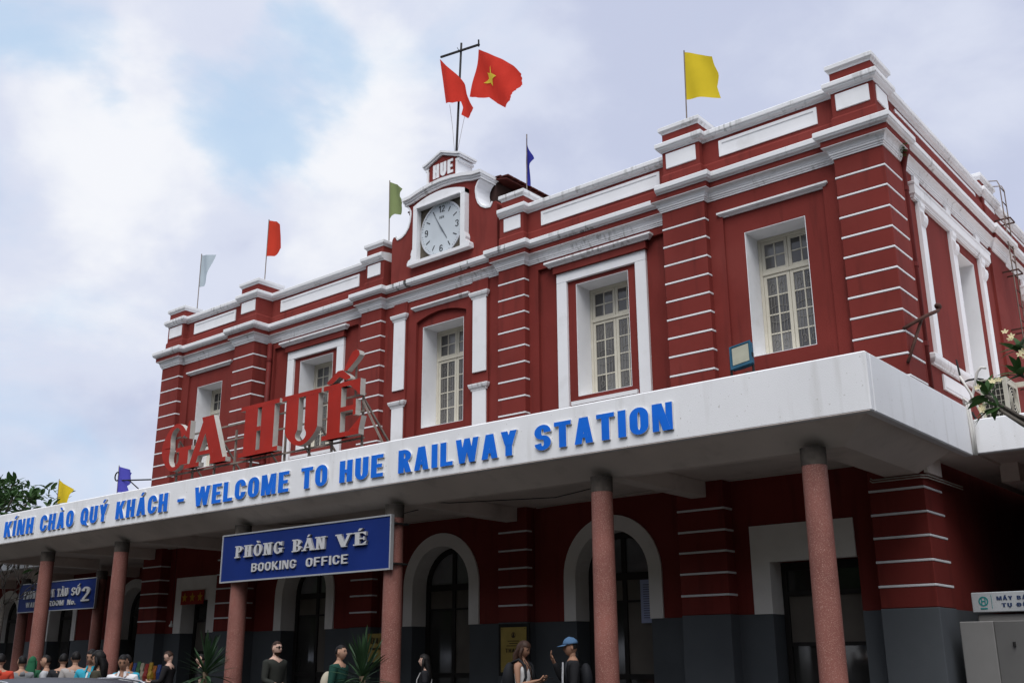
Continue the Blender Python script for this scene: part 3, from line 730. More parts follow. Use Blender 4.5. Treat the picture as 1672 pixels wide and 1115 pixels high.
# glazed cover is left off: the dial is open to the air in its recess
# --- ground storey of the station
LW = MB(); Y0 = .60; LT = 4.57
class DadoSet:
    def __init__(s): s.b = []
    def box(s, *a): s.b.append(a)
    def build(s, name, m_, par):
        for q in s.b: mb = MB(); mb.box(*q); mb.build(name, m_, par)
GDADO = DadoSet()
REV = []
def rectdoor(xa, xb, cx, hw, zt, y):
    wall_cells(LW, xa, xb, 2.295, LT, (cx-hw, cx+hw, 2.295, zt), y, y+.5)
    GDADO.box(xa, cx-hw, y-.004, y+.5, .19, 2.29); GDADO.box(cx+hw, xb, y-.004, y+.5, .19, 2.29)
def archdoor(xa, xb, cx, r, zs, y):
    arcq = [(cx-r*math.cos(R(180*i/20)), zs+r*math.sin(R(180*i/20))) for i in range(21)]
    LW.box(xa, cx-r, y, y+.5, 2.295, LT); LW.box(cx+r, xb, y, y+.5, 2.295, LT)
    LW.strip(arcq, [(x, LT) for x, z in arcq], y, y+.5)
    LW.box(cx-r-.0, cx-r+.001, y+.2, y+.5, 2.295, zs) if False else None
    GDADO.box(xa, cx-r, y-.004, y+.5, .19, 2.29); GDADO.box(cx+r, xb, y-.004, y+.5, .19, 2.29)
DW = mat('white door surround', (.82, .79, .76), .75, .05, 1.2, stain=.3, stain_col=(.55, .51, .47))
def arch_surround(cx, r, zs, y):
    q = lambda rr: [(cx-rr, 2.29)]+[(cx-rr*math.cos(R(180*i/24)), zs+rr*math.sin(R(180*i/24))) for i in range(25)]+[(cx+rr, 2.29)]
    m = MB(); m.strip(q(r-.012), q(r+.27), y-.035, y+.10); m.strip(q(r-.014), q(r-.002), y+.10, y+.46); return m.build('arch_surround', DW, ST)
PANEL = mat('pale door lining', (.30, .27, .235), .8, .15, 1)
PANEL2 = mat('beige door pane', (.15, .132, .115), .35, .2, 1.2)  # beige colour stands in for the lit interior behind the glass
def arched_door(cx, r, zs, y, poster=False):
    m = MB(); r2 = r-.016; yd = y+.40
    q = lambda rr: [(cx-rr, .2)]+[(cx-rr*math.cos(R(180*i/20)), zs+rr*math.sin(R(180*i/20))) for i in range(21)]+[(cx+rr, .2)]
    m.strip(q(r2), q(r2-.11), yd, yd+.10); m.box(cx-r2+.11, cx+r2-.11, yd-.02, yd+.09, 3.04, 3.17); m.box(cx-.05, cx+.05, yd+.01, yd+.09, 3.17, zs+r2-.12)
    m.box(cx-r2+.11, cx+r2-.11, yd+.02, yd+.08, 2.62, 2.66); m.box(cx-r2+.11, cx+r2-.11, yd+.02, yd+.08, 1.22, 1.32); m.box(cx-.045, cx+.045, yd+.012, yd+.085, .2, 3.04)
    D_ = m.build('arched_door', DOORW, ST)
    for sg in (-1, 1):
        qq = [(cx+sg*.05, 3.17)]+[(cx+sg*(r2-.11)*math.cos(R(a)), max(3.17, zs+(r2-.11)*math.sin(R(a)))) for a in range(0, 86, 8)]+[(cx+sg*.05, zs+r2-.13)]
        mm = MB(); mm.prism([(cx+sg*.05, 3.17), (cx+sg*(r2-.11), 3.17)]+qq[1:], yd+.05, yd+.056); mm.build('pane', FANL, D_)
        for a, b in ((2.66, 3.04), (1.32, 2.62), (.2, 1.22)):
            mm = MB(); mm.box(cx+sg*.045, cx+sg*(r2-.11), yd+.045, yd+.05, a, b); mm.build('pane', PANEL2 if (a < 2.7 and a > 1 and sg > 0) or (a > 2.6 and sg < 0) else (FANL if a > 2.6 else DGLASS), D_)
    return D_
ARCHES = [(-20.41, .84), (-15.84, .85), (-11.37, .85)]
BAYS = [(-22.35, -18.47), (-17.75, -13.98), (-13.24, -9.52)]
for (c, r), (xa, xb) in zip(ARCHES, BAYS):
    archdoor(xa, xb, c, r, 3.12, Y0); arch_surround(c, r, 3.12, Y0); arched_door(c, r, 3.12, Y0)
for k, (xa, xb) in enumerate(((-25.87, -23.23), (-8.60, -6.05))):
    c = -7.21 if k else (xa+xb)/2+.02; hw = .76 if k else .60; y = .30
    rectdoor(xa, xb, c, hw, 3.14, y)
    m = MB(); m.box(c-hw-.32, c-hw+.012, y-.03, y+.10, 2.29, 3.74); (m.box(c+hw-.012, c+hw+.32, y-.03, y+.10, 2.29, 3.74) if not k else 0); m.box(c-hw+.012, c+hw-.012, y-.032, y+.10, 3.128, 3.741)
    m.box(c-hw, c-hw+.012, y+.10, y+.46, 2.29, 3.14); m.box(c+hw-.012, c+hw, y+.10, y+.46, 2.29, 3.14)
    m.build('door_surround', DW, ST)
    m = MB(); yd = y+.38; a, b = c-hw+.014, c+hw-.014
    m.box(a, a+.09, yd, yd+.1, .2, 3.13); m.box(b-.09, b, yd, yd+.1, .2, 3.13); m.box(a+.09, b-.09, yd, yd+.1, 3.0, 3.13); m.box(c-.04, c+.04, yd+.01, yd+.09, .2, 2.58)
    m.box(a+.09, b-.09, yd+.005, yd+.09, 2.58, 2.66); m.box(a+.09, b-.09, yd+.012, yd+.09, 1.78, 1.84)
    D_ = m.build('panelled_door', DOORW, ST)
    for x0_, x1_ in ((a+.09, c-.04), (c+.04, b-.09)):
        for q0, q1 in ((2.66, 3.0), (1.84, 2.58), (.2, 1.78)):
            mm = MB(); mm.box(x0_ if q1 < 2.9 else x0_, x1_ if q1 < 2.9 else x1_, yd+.045, yd+.05, q0, q1); mm.build('pane', PANEL2 if 1.5 < q0 < 2.5 else DGLASS, D_)
LW.box(XL+.02, XR-.08, 1.32, 22, .2, LT-.01)
LW.box(-5.26, -5.236, .8, 22, 2.29, 4.56)
LW.build('ground_storey_wall', RED, ST); GDADO.box(-5.26, -5.23, .8, 22, .19, 2.29); GDADO.build('dado', GREY, ST)
for i, (a, b, y) in enumerate(PIL):
    m = MB(); m.box(a-.006, b+.006, y-.006, .8 if i in (0, 5) else .95, .19, 2.296); m.build('pilaster_dado', GREY, ST, bevel=.008)

# --- side elevation (facing the side yard), upper storey
XS = -5.24
for yb0 in (0, 7.0):
    e = []
    y0, y1 = 1.36+yb0, 5.62+yb0
    m = MB(); m.sweep([(0, 9.30), (.055, 9.30), (.058, 9.325), (.07, 9.33), (.074, 9.36), (.09, 9.375), (.10, 9.39), (.10, 9.55), (.112, 9.565), (.115, 9.60), (.10, 9.62), (0, 9.64)], [(XS-.03, y0), (XS, y0), (XS, y1), (XS-.03, y1)]); m.build('side_entablature', CORN, ST)
    m = MB(); m.sweep([(0, 6.27), (.05, 6.27), (.055, 6.30), (.08, 6.33), (.095, 6.36), (.10, 6.38), (.10, 6.44), (.085, 6.46), (0, 6.49)], [(XS-.03, y0-.05), (XS, y0-.05), (XS, y1+.05), (XS-.03, y1+.05)]); m.build('side_sill', CORN, ST)
    for yc in (1.60, 3.33, 5.15):
        yy = yc+yb0
        m = MB(); m.box(XS+.001, XS+.065, yy-.12, yy+.12, 6.49, 9.30)
        # scrolled bracket under the entablature
        prof_ = [(-.03, 9.30), (.05, 9.30), (.05, 9.22), (.03, 9.18), (.03, 9.12), (.07, 9.07), (.08, 9.0), (.065, 8.92), (.03, 8.86), (-.03, 8.84)]
        vs = [(XS+.05+p, yy-.11, z) for p, z in prof_]+[(XS+.05+p, yy+.11, z) for p, z in prof_]; n_ = len(prof_)
        m.add(vs, [tuple(range(n_)), tuple(range(2*n_-1, n_-1, -1))]+[(i, (i+1) % n_, n_+(i+1) % n_, n_+i) for i in range(n_)])
        m.build('side_pilaster', WHITE, ST)
        m = MB(); m.box(XS+.001, XS+.05, yy-.13, yy+.13, 9.645, 9.815); m.build('frieze_post', WHITE, ST)
    m = MB(); m.box(XS+.001, XS+.03, 1.75+yb0, 3.15+yb0, 5.93, 6.20); m.box(XS+.03, XS+.04, 1.80+yb0, 3.10+yb0, 5.98, 6.15); m.build('side_panel', WHITE, ST)
    m = MB(); h0 = 3.44+yb0; t = .012
    m.box(-5.90, XS+.002, h0+1.30-t, h0+1.30, 6.49, 9.08); m.box(-5.90, XS+.002, h0, h0+t, 6.49, 9.08); m.box(-5.90, XS+.002, h0+t, h0+1.30-t, 9.068, 9.08); m.box(-5.90, XS+.002, h0+t, h0+1.30-t, 6.49, 6.502)
    R_ = m.build('side_window', WHITE, ST)
    m = MB(); m.box(-5.89, -5.86, h0+t, h0+.075, 6.502, 9.068); m.box(-5.89, -5.86, h0+1.165, h0+1.30-t, 6.502, 9.068); m.box(-5.89, -5.86, h0+.075, h0+1.165, 9.0, 9.068); m.box(-5.89, -5.86, h0+.075, h0+1.165, 6.502, 6.57); m.box(-5.89, -5.865, h0+.59, h0+.65, 6.57, 9.0)
    m.build('frame', CREAM, R_)
    m = MB(); m.box(-5.885, -5.88, h0+.075, h0+1.165, 6.57, 9.0); m.build('pane', GLASS, R_)
# step blocks at the sides of the side bays
for y in (.80, 6.0):
    m = MB(); m.box(XS-.1, XS+.05, y, y+.14, 4.57, 9.85); m.build('wall_strip', RED, ST)
# ------------------------------------------------------------------ canopy
FY = -3.45; CZ0, CZ1 = 4.55, 5.33
CN = thing('station_canopy', (-16, -1.5, 4.55), 'long white concrete canopy with raised blue welcome lettering along its edge', 'canopy')
m = MB(); m.box(-30.65, -4.62, FY+.005, .62, 4.552, 4.72); SL = m.build('roof_slab', SOFF, CN)
m = MB()
m.box(-30.65, -4.60, FY, FY+.14, CZ0, CZ1)
m.box(-4.74, -4.60, FY+.14, .64, CZ0, CZ1); m.box(-30.65, -30.51, FY+.14, .64, CZ0, CZ1)
m.build('fascia', FASC, CN, bevel=.018)
m = MB(); m.box(-30.51, -4.74, FY+.14, .6, 4.72, 4.80); m.build('roof_felt', ROOF, CN)
PC = [(a+b)/2 for a, b, y in PIL]
# sloping edge beams round the slab, and a beam from each column to the wall
m = MB(); pf = (.14, .65, .80, .82); ps = (.14, .65, 1.16, 1.17); pz = (4.55, 4.27, 4.27, 4.55)
m.add([(-30.5, FY+pf[k], pz[k]) for k in range(4)]+[(-4.60-ps[k], FY+pf[k], pz[k]) for k in range(4)]+[(-4.60-ps[k], -.02, pz[k]) for k in range(4)],
      [(0, 1, 2, 3), (11, 10, 9, 8)]+[(q*4+k, q*4+(k+1) % 4, q*4+4+(k+1) % 4, q*4+4+k) for q in range(2) for k in range(4)]); m.build('edge_beam', SOFF, CN)
m = MB(); pr = [(-5.10, 4.55), (-5.10, 4.275), (-5.16, 4.275), (-5.16, 4.55)]
m.add([(x, y, z) for y in (-.02, .62) for x, z in pr], [(0, 1, 2, 3), (7, 6, 5, 4)]+[(k, (k+1) % 4, 4+(k+1) % 4, 4+k) for k in range(4)]); m.build('edge_beam', SOFF, CN)
for i, c in enumerate(PC[:5]+[-30.35]):
    yb = PIL[i][2]-.012 if i < 5 else .6
    m = MB(); m.box(c-.15, c+.15, FY+.80, yb, 4.274, 4.55); m.build('beam', SOFF, CN, bevel=.01)
# conduits under the soffit
m = MB()
for zz, dy in ((4.24, 0), (4.20, -.03)):
    m.tube([(-5.98, -.05+dy, zz+.03), (-5.95, -.05+dy, zz), (-5.2, -.05+dy, zz), (-5.13, .05, zz), (-5.1, 1.6, zz)], .011, 6)
m.build('conduit', mat('cream conduit', (.50, .47, .42), .6), CN)
m = MB()
for a, b in zip(PIL[:-1], PIL[1:]):
    m.tube([(a[1]+.1, YC+.05 if a[2] else .12, 4.53), (b[0]-.1, YC+.05 if b[2] else .12, 4.53)], .010, 6)
m.build('conduit', MATS['cream conduit'], CN)
m = MB()
for i, c in enumerate(PC[2:4]): m.tube([(c+.2, -2.9, 4.34), (c+1.0, -2.6, 4.25), (c+2.6, -1.6, 4.30), (c+3.4, -1.2, 4.48)], .009, 6)
m.build('cable', DARK, CN)
LET = [BLUE, LETSIDE]
for t, a, b in (('K\u00cdNH', -27.83, -26.24), ('CH\u00c0O', -25.90, -24.24), ('QU\u00dd', -23.91, -22.70), ('KH\u00c1CH', -22.32, -20.20), ('WELCOME', -19.20, -16.04), ('TO', -15.68, -14.91), ('HUE', -14.57, -13.40), ('RAILWAY', -13.02, -10.32), ('STATION', -9.96, -7.44)):
    word(t, a, b, 4.705, .405, FY-.036, FY-.004, LET, CN, v=.24, h=.168, W=.56, gap=.11)
m = MB(); m.prism([(-19.83, 4.86), (-19.58, 4.86), (-19.58, 4.925), (-19.83, 4.925)], FY-.036, FY-.004, 0, 1); m.build('dash', LET, CN)

# columns
COLL = ['pink terrazzo column just in front of the far waiting room sign', 'pink terrazzo column behind the people in cyan shirts', 'pink terrazzo column under the lower end of the booking office sign', 'pink terrazzo column touching the upper end of the booking office sign', 'pink terrazzo column beside the man in the blue cap', 'pink terrazzo column before the white framed door, nearest the canopy corner']
def column(x, y, label, group, ztop=4.268, r=.165):
    C_ = thing('canopy_column', (x, y, .196), label, 'column', group); C_['kind'] = 'thing'
    m = MB(); m.lathe([(r+.012, .196), (r+.012, 1.0), (r+.008, 2.4), (r, 4.02), (r, 4.03)], x, y, 32); m.build('shaft', GRAN, C_, smooth=True)
    m = MB(); m.lathe([(r+.004, 4.03), (r+.006, ztop)], x, y, 28); m.build('column_head', COLTOP, C_, smooth=False)
    m = MB(); m.box(x-.26, x+.26, y-.26, y+.26, .196, .30); m.build('base', KERB, C_, bevel=.02)
for c, l_ in zip(PC, COLL): column(c if c < -6 else -5.62, -2.97, l_, 'columns along the canopy edge')

# ------------------------------------------------------------------ booking office sign
BO = thing('hanging_sign', (-15.95, -3.17, 3.13), 'blue PHONG BAN VE booking office sign board fixed to two columns', 'sign', 'blue room signs under the canopies')
m = MB(); m.box(-18.43, -13.47, -3.20, -3.15, 3.13, 4.04); m.build('board', BOARD, BO)
m = MB(); t = .028
m.box(-18.46, -13.44, -3.215, -3.14, 4.04, 4.04+t); m.box(-18.46, -13.44, -3.215, -3.14, 3.13-t, 3.13); m.box(-18.46, -18.43, -3.215, -3.14, 3.13, 4.04); m.box(-13.47, -13.44, -3.215, -3.14, 3.13, 4.04)
m.build('edge_trim', ALU, BO)
SIL = [SILVER, mat('silver letter side', (.30, .30, .32), .5)]
for t, a, b in (('PH\u00d2NG', -17.96, -16.44), ('B\u00c1N', -16.14, -15.15), ('V\u00c9', -14.85, -14.05)):
    word(t, a, b, 3.575, .235, -3.245, -3.201, SIL, BO, v=.24, h=.095, W=.62, serif=True, gap=.12)
for t, a, b in (('BOOKING', -17.40, -16.02), ('OFFICE', -15.72, -14.55)):
    word(t, a, b, 3.275, .165, -3.23, -3.201, SIL, BO, v=.185, h=.15, W=.66, gap=.16)
for x in (-18.1, -13.61):
    m = MB(); m.box(x-.2, x+.2, -3.14, -2.8, 3.90, 3.93); m.box(x-.2, x+.2, -3.14, -2.8, 3.2, 3.23); m.build('bracket', DARK, BO)

# ------------------------------------------------------------------ roof sign GA HUE
GS = thing('roof_sign', (-18.3, -2.7, 4.8), 'big red three dimensional GA HUE letters on a steel frame above the canopy', 'sign')
SR = [SIGNRED, SIGNSIDE]; gf, gb = -2.78, -2.65
BULB = mat('small red bulbs', (.30, .02, .018), .3)
GL = (('G', -21.80, 1.12), ('A', -20.68, 1.34), ('H', -18.76, 1.36), ('U', -17.32, 1.26), ('E', -15.98, 1.10))
for ch, x0, ww in GL:
    w_, pr = glyph(ch, .305, .086, .78, True)
    o = put_letter(ch, x0, ww/w_, 5.79, 1.12, gf, gb, SR, GS, .305, .086, .78, True)
# circumflex and acute as two separate tear shaped pieces
m = MB(); m.prism([(-15.86, 6.93), (-15.72, 6.93), (-15.52, 7.04), (-15.32, 6.94), (-15.19, 6.96), (-15.19, 7.00), (-15.43, 7.17), (-15.58, 7.17), (-15.90, 6.98)], gf, gb, 0, 1); m.build('circumflex', SR, GS)
m = MB(); m.prism([(-15.40, 7.15), (-15.30, 7.13), (-15.03, 7.32), (-14.94, 7.41), (-14.96, 7.49), (-15.05, 7.53), (-15.15, 7.50), (-15.24, 7.40)], gf-.001, gb, 0, 1); m.build('acute_accent', SR, GS)
m = MB()
for z in (5.74, 6.28, 6.62): m.obox((-21.7, gb+.03, z), (-14.9, gb+.03, z), .035, .035)
m.obox((-15.5, gb+.03, 6.6), (-15.5, gb+.03, 7.1), .03, .03); m.obox((-15.2, gb+.03, 6.6), (-15.2, gb+.03, 7.3), .03, .03)
m.build('rail', STEEL, GS)
for x in (-21.4, -20.75, -19.9, -19.15, -18.55, -17.4, -16.6, -15.9, -15.0):
    m = MB(); m.obox((x, gb+.07, 4.80), (x, gb+.07, 6.95 if x > -19 else 6.5), .04, .04); m.build('post', STEEL, GS)
    if x in (-21.4, -19.9, -18.55, -17.4, -16.6, -15.0):
        m = MB(); m.obox((x, gb+.08, 6.55), (x+.2, -1.2, 4.80), .035, .035); m.build('brace', STEEL, GS)
m = MB(); m.obox((-14.95, gb, 6.5), (-14.10, gb+.15, 5.0), .035, .035); m.build('brace', STEEL, GS)
m = MB(); m.box(-18.7, -18.3, gb+.1, gb+.35, 4.80, 5.62); m.build('control_box', DARK, GS)

# ------------------------------------------------------------------ low wings beside the main canopy
def wing(x0, x1, name, label, arches):
    Wg = thing(name, ((x0+x1)/2, 4, .196), label, 'building')
    m = MB(); m.box(x0, x1, .66, .80, 4.58, 5.12); m.build('fascia', FASC, Wg, bevel=.015)
    m = MB(); m.box(x0, x1, .80, 12, 4.60, 4.78); m.build('roof_slab', SOFF, Wg)
    if name == 'ticket_hall_wing':
        m = MB(); m.box(-5.20, x0, .66, 12, 4.56, 4.74); m.build('roof_slab', SOFF, Wg)
    for k in range(int((x1-x0)/4.4)+1):
        xx = (x1-1.2-k*4.4) if name == 'waiting_room_wing' else x0+.12+k*4.4
        m = MB(); m.box(xx-.14, xx+.14, 1.9, 3.3, 4.30, 4.60); m.build('beam', SOFF, Wg)
    yw = 3.3
    wl = MB(); dd = DadoSet(); xs = x0
    for (c, r) in arches:
        q = [(c-r*math.cos(R(180*i/16)), 3.12+r*math.sin(R(180*i/16))) for i in range(17)]
        wl.box(xs, c-r, yw, yw+.5, 2.30, 4.60); wl.strip(q, [(x, 4.60) for x, z in q], yw, yw+.5)
        dd.box(xs, c-r, yw-.004, yw+.5, .19, 2.30); xs = c+r
    wl.box(xs, x1, yw, yw+.5, 2.30, 4.60); dd.box(xs, x1, yw-.004, yw+.5, .19, 2.30)
    wl.box(x0, x1, 11.4, 11.9, .2, 4.6)
    wl.build('wall', RED, Wg); dd.build('dado', GREY, Wg)
    for (c, r) in arches:
        qq = lambda rr: [(c-rr, 2.29)]+[(c-rr*math.cos(R(180*i/20)), 3.12+rr*math.sin(R(180*i/20))) for i in range(21)]+[(c+rr, 2.29)]
        m = MB(); m.strip(qq(r-.012), qq(r+.27), yw-.035, yw+.1); m.strip(qq(r-.014), qq(r-.002), yw+.1, yw+.46); m.build('arch_surround', DW, Wg)
        m = MB(); m.strip([(x, z) for x, z in qq(r-.02)], qq(r-.13), yw+.38, yw+.46); m.box(c-r+.13, c+r-.13, yw+.37, yw+.45, 3.05, 3.16); m.box(c-.05, c+.05, yw+.37, yw+.45, .2, 3.05); D_ = m.build('arched_door', DOORW, Wg)
        m = MB(); m.prism(qq(r-.10), yw+.42, yw+.425); m.box(c-r+.1, c+r-.1, yw+.42, yw+.425, .2, 2.29); m.build('pane', DGLASS, D_)
    return Wg
WL = wing(-62, -27.0, 'waiting_room_wing', 'low waiting room wing with arched doors running beyond the far canopy end', [(-55, .85), (-50.5, .85), (-46, .85), (-41.6, .85), (-37.4, .85), (-32.6, .85)])
WR = wing(-4.55, 12, 'ticket_hall_wing', 'low white edged wing with dark open hall beside the canopy corner', [(1.0, .85), (5.2, .85)])
m = MB(); m.box(-3.35, -3.15, .82, 11.4, .2, 4.60); m.build('added_shade_wall', RED, WR)  # unseen wall added to keep light out of the hall
for x, l_ in ((-35.9, 'thin dark column holding the outer end of the waiting room sign'), (-31.0, 'thin dark column at the inner end of the waiting room sign')):
    column(x, 1.15, l_, 'columns of the waiting room wing', 4.29)
W2 = thing('hanging_sign', (-33.4, .9, 3.1), 'shaded blue waiting room sign with a large number two, partly behind a column', 'sign', 'blue room signs under the canopies')
m = MB(); m.box(-35.78, -30.82, .90, .95, 3.17, 4.06); m.build('board', BOARD, W2)
m = MB(); m.box(-35.8, -30.8, .885, .96, 4.06, 4.085); m.box(-35.8, -30.8, .885, .96, 3.145, 3.17); m.box(-35.8, -35.775, .885, .96, 3.17, 4.06); m.box(-30.82, -30.8, .885, .96, 3.17, 4.06); m.build('edge_trim', ALU, W2)
for t, a, b in (('PH\u00d2NG', -35.40, -34.35), ('\u0110\u1ee2I', -34.15, -33.35), ('T\u00c0U', -33.15, -32.45), ('S\u1ed0', -32.25, -31.70)):
    word(t, a, b, 3.58, .25, .855, .899, SIL, W2, v=.24, h=.095, W=.62, serif=True, gap=.12)
for t, a, b in (('WAITING', -35.2, -33.9), ('ROOM', -33.65, -32.7), ('No.', -32.45, -31.95)):
    word(t, a, b, 3.30, .165, .87, .899, SIL, W2, v=.185, h=.15, W=.66, gap=.16)
word('2', -31.60, -31.10, 3.38, .44, .855, .899, SIL, W2, v=.24, h=.12, W=.62, serif=True)
# ------------------------------------------------------------------ flags
def plin(P, n):
    P = [Vector(p) for p in P]; d = [0]
    for a, b in zip(P, P[1:]): d.append(d[-1]+(b-a).length)
    o = []
    for i in range(n+1):
        t = d[-1]*i/n; k = 0
        while k < len(P)-2 and d[k+1] < t: k += 1
        f = (t-d[k])/max(1e-6, d[k+1]-d[k]); o.append(P[k].lerp(P[k+1], f))
    return o
def coons(top, right, bot, left, n, m_, fy, jag=0.0):
    T, B, Lf, Rt = plin(top, n), plin(bot, n), plin(left, m_), plin(right, m_)
    if jag:
        for j in range(1, m_): Rt[j] = Rt[j]+Vector((rnd.uniform(-jag, jag*.4), rnd.uniform(-jag, jag)*.3))
    mb = MB(); vs = []
    for j in range(m_+1):
        v = j/m_
        for i in range(n+1):
            u = i/n
            p = T[i]*(1-v)+B[i]*v+Lf[j]*(1-u)+Rt[j]*u-(T[0]*(1-u)*(1-v)+T[n]*u*(1-v)+B[0]*(1-u)*v+B[n]*u*v)
            vs.append((p.x, fy(p.x, p.y, u), p.y))
    fs = [(j*(n+1)+i, j*(n+1)+i+1, (j+1)*(n+1)+i+1, (j+1)*(n+1)+i) for j in range(m_) for i in range(n)]
    return mb.add(vs, fs)
def cloth(name, col, tr=.5): return mat(name, col, .8, .06, 2.0, trans=tr, spec=.1)
FR = cloth('red flag cloth', (.74, .055, .035)); FYEL = cloth('yellow flag cloth', (.80, .60, .035)); FG = cloth('faded green flag cloth', (.27, .33, .14)); FB = cloth('blue flag cloth', (.045, .050, .33)); FW = cloth('pale blue white flag cloth', (.55, .63, .67)); FO = cloth('orange red flag cloth', (.70, .065, .035)); STAR = cloth('yellow star cloth', (.88, .72, .08), .15); FP = cloth('violet blue flag cloth', (.10, .10, .52))
def wave(y0, a, kx, kz, ph=0.0): return lambda x, z, u=1.0: y0+a*min(1, u*2.5)*math.sin(kx*x+kz*z+ph)
FLAGG = 'small flags on the parapet piers'
def flag(label, y, pole, top, right, bot, left, m_, a=.05, kx=9, kz=2, jag=0.0, group=FLAGG, zb=None):
    (bx, bz), (tx, tz) = pole; bz = zb if zb is not None else bz
    F_ = thing('flag', (bx, y, bz), label, 'flag', group)
    m = MB(); m.tube([(bx, y, bz), ((bx+tx)/2, y, (bz+tz)/2), (tx, y, tz+.03)], .014, 7); m.build('pole', STEEL, F_)
    coons(top, right, bot, left, 16, 14, wave(y, a, kx, kz), jag).build('cloth', m_, F_, smooth=True)
flag('small pale white flag on the farthest pier of the parapet', .35, ((-25.777, 11.6), (-25.795, 13.31)), [(-25.802, 13.302), (-25.418, 13.198), (-25.1, 13.152)], [(-25.1, 13.152), (-25.235, 12.79), (-25.456, 12.402)], [(-25.758, 12.265), (-25.587, 12.27), (-25.456, 12.402)], [(-25.802, 13.302), (-25.758, 12.265)], FW, .05, zb=11.6)
flag('small orange red flag on the second pier from the far end', .35, ((-22.557, 11.6), (-22.549, 13.514)), [(-22.556, 13.515), (-22.254, 13.416), (-21.973, 13.216)], [(-21.973, 13.216), (-21.89, 12.817), (-21.857, 12.48)], [(-22.568, 12.425), (-22.247, 12.363), (-21.857, 12.48)], [(-22.556, 13.515), (-22.568, 12.425)], FO, .06, 7, 1, zb=11.6)
flag('tattered faded green flag beside the clock gable', .6, ((-17.83, 11.6), (-17.876, 13.348)), [(-17.875, 13.34), (-17.578, 13.172), (-17.331, 12.953)], [(-17.331, 12.953), (-17.468, 12.82), (-17.302, 12.6), (-17.492, 12.334)], [(-17.851, 12.284), (-17.755, 12.289), (-17.652, 12.381), (-17.492, 12.334)], [(-17.875, 13.34), (-17.851, 12.284)], FG, .07, 11, 3, .03, zb=11.6)
flag('narrow furled blue flag beside the tiled dormer roof', .6, ((-13.351, 11.6), (-13.337, 13.085)), [(-13.337, 13.07), (-13.306, 12.907), (-13.291, 12.783)], [(-13.291, 12.783), (-13.147, 12.466), (-13.259, 12.231), (-13.275, 11.818)], [(-13.346, 11.84), (-13.308, 11.818), (-13.275, 11.818)], [(-13.337, 13.07), (-13.367, 12.407), (-13.346, 11.84)], FB, .05, 30, 3, zb=11.6)
flag('large bright yellow flag flying from a parapet pier', .35, ((-9.05, 11.6), (-9.013, 13.364)), [(-9.014, 13.355), (-8.65, 13.173), (-8.403, 13.011)], [(-8.403, 13.011), (-8.376, 12.826), (-8.282, 12.567), (-8.362, 12.329), (-8.299, 12.061)], [(-9.045, 12.279), (-8.667, 12.176), (-8.299, 12.061)], [(-9.014, 13.355), (-9.045, 12.279)], FYEL, .06, 8, 2.5, zb=11.6)
flag('small yellow flag beside the tree above the far canopy edge', .8, ((-33.70, 4.78), (-33.816, 7.419)), [(-33.816, 7.419), (-33.236, 7.188), (-32.799, 7.0)], [(-32.799, 7.0), (-32.963, 6.828), (-33.014, 6.574)], [(-33.742, 6.621), (-33.376, 6.6), (-33.014, 6.574)], [(-33.816, 7.419), (-33.742, 6.621)], FYEL, .05, 5, 2, group='small flags above the far canopy', zb=4.78)
flag('violet blue flag by the scrolled iron bracket above the canopy', .3, ((-29.02, 4.80), (-29.163, 7.26)), [(-29.163, 7.26), (-28.684, 7.116), (-28.214, 6.932)], [(-28.214, 6.932), (-28.489, 6.727), (-28.707, 6.621), (-28.587, 6.416)], [(-29.114, 6.448), (-28.869, 6.432), (-28.587, 6.416)], [(-29.163, 7.26), (-29.114, 6.448)], FP, .10, 7, 2, group='small flags above the far canopy', zb=4.80)
# tall mast with two national flags
MY = 1.2
MT = thing('flag_mast', (-16.1, MY, 10.9), 'tall thin steel mast with a crossbar standing behind the clock gable', 'flagpole')
m = MB(); m.tube([(-16.235, MY, 10.94), (-16.1, MY, 13.9), (-15.973, MY, 16.93)], .034, 10, r1=.028); m.build('pole', DARK, MT, smooth=True)
m = MB(); m.obox((-16.68, MY-.03, 16.79), (-15.32, MY-.03, 16.60), .045, .045); m.obox((-15.34, MY-.03, 16.55), (-15.345, MY-.03, 16.75), .03, .03); m.obox((-16.02, MY, 16.68), (-16.12, MY, 16.86), .012, .012); m.build('crossbar', DARK, MT)
m = MB(); m.tube([(-16.37, MY+.01, 15.28), (-16.25, MY, 14.6), (-16.15, MY, 13.7)], .005, 5); m.tube([(-15.70, MY, 15.2), (-15.9, MY, 14.5), (-16.10, MY, 13.7)], .005, 5); m.build('halyard', STEEL, MT)
fa = lambda x, z, u=1.0: MY+.02+.075*math.sin(6.5*x+3.2*z+.6)*min(1, max(0, (x+15.70)*2))+.016*math.sin(15*x-6*z)
fbx = lambda x, z, u=1.0: fa(x, z)
F_ = thing('national_flag', (-15.5, MY, 15.3), 'spread red flag with a yellow star flying from the mast', 'flag', 'red flags on the mast')
coons([(-15.349, 16.472), (-14.939, 16.159), (-14.594, 15.906), (-14.29, 15.626), (-14.026, 15.286)], [(-14.026, 15.286), (-14.022, 15.01), (-14.228, 14.801), (-14.279, 14.591), (-14.496, 14.505)], [(-15.682, 15.253), (-15.354, 15.084), (-15.075, 15.031), (-14.8, 14.757), (-14.496, 14.505)], [(-15.349, 16.472), (-15.502, 15.89), (-15.682, 15.253)], 44, 36, fa, .022).build('cloth', FR, F_, smooth=True)
sp = [(-14.938, 15.829), (-14.914, 15.61), (-14.731, 15.449), (-14.869, 15.423), (-14.896, 15.257), (-15.007, 15.41), (-15.251, 15.499), (-15.052, 15.546), (-15.077, 15.705), (-14.973, 15.643)]
ctr = (sum(p[0] for p in sp)/10, sum(p[1] for p in sp)/10)
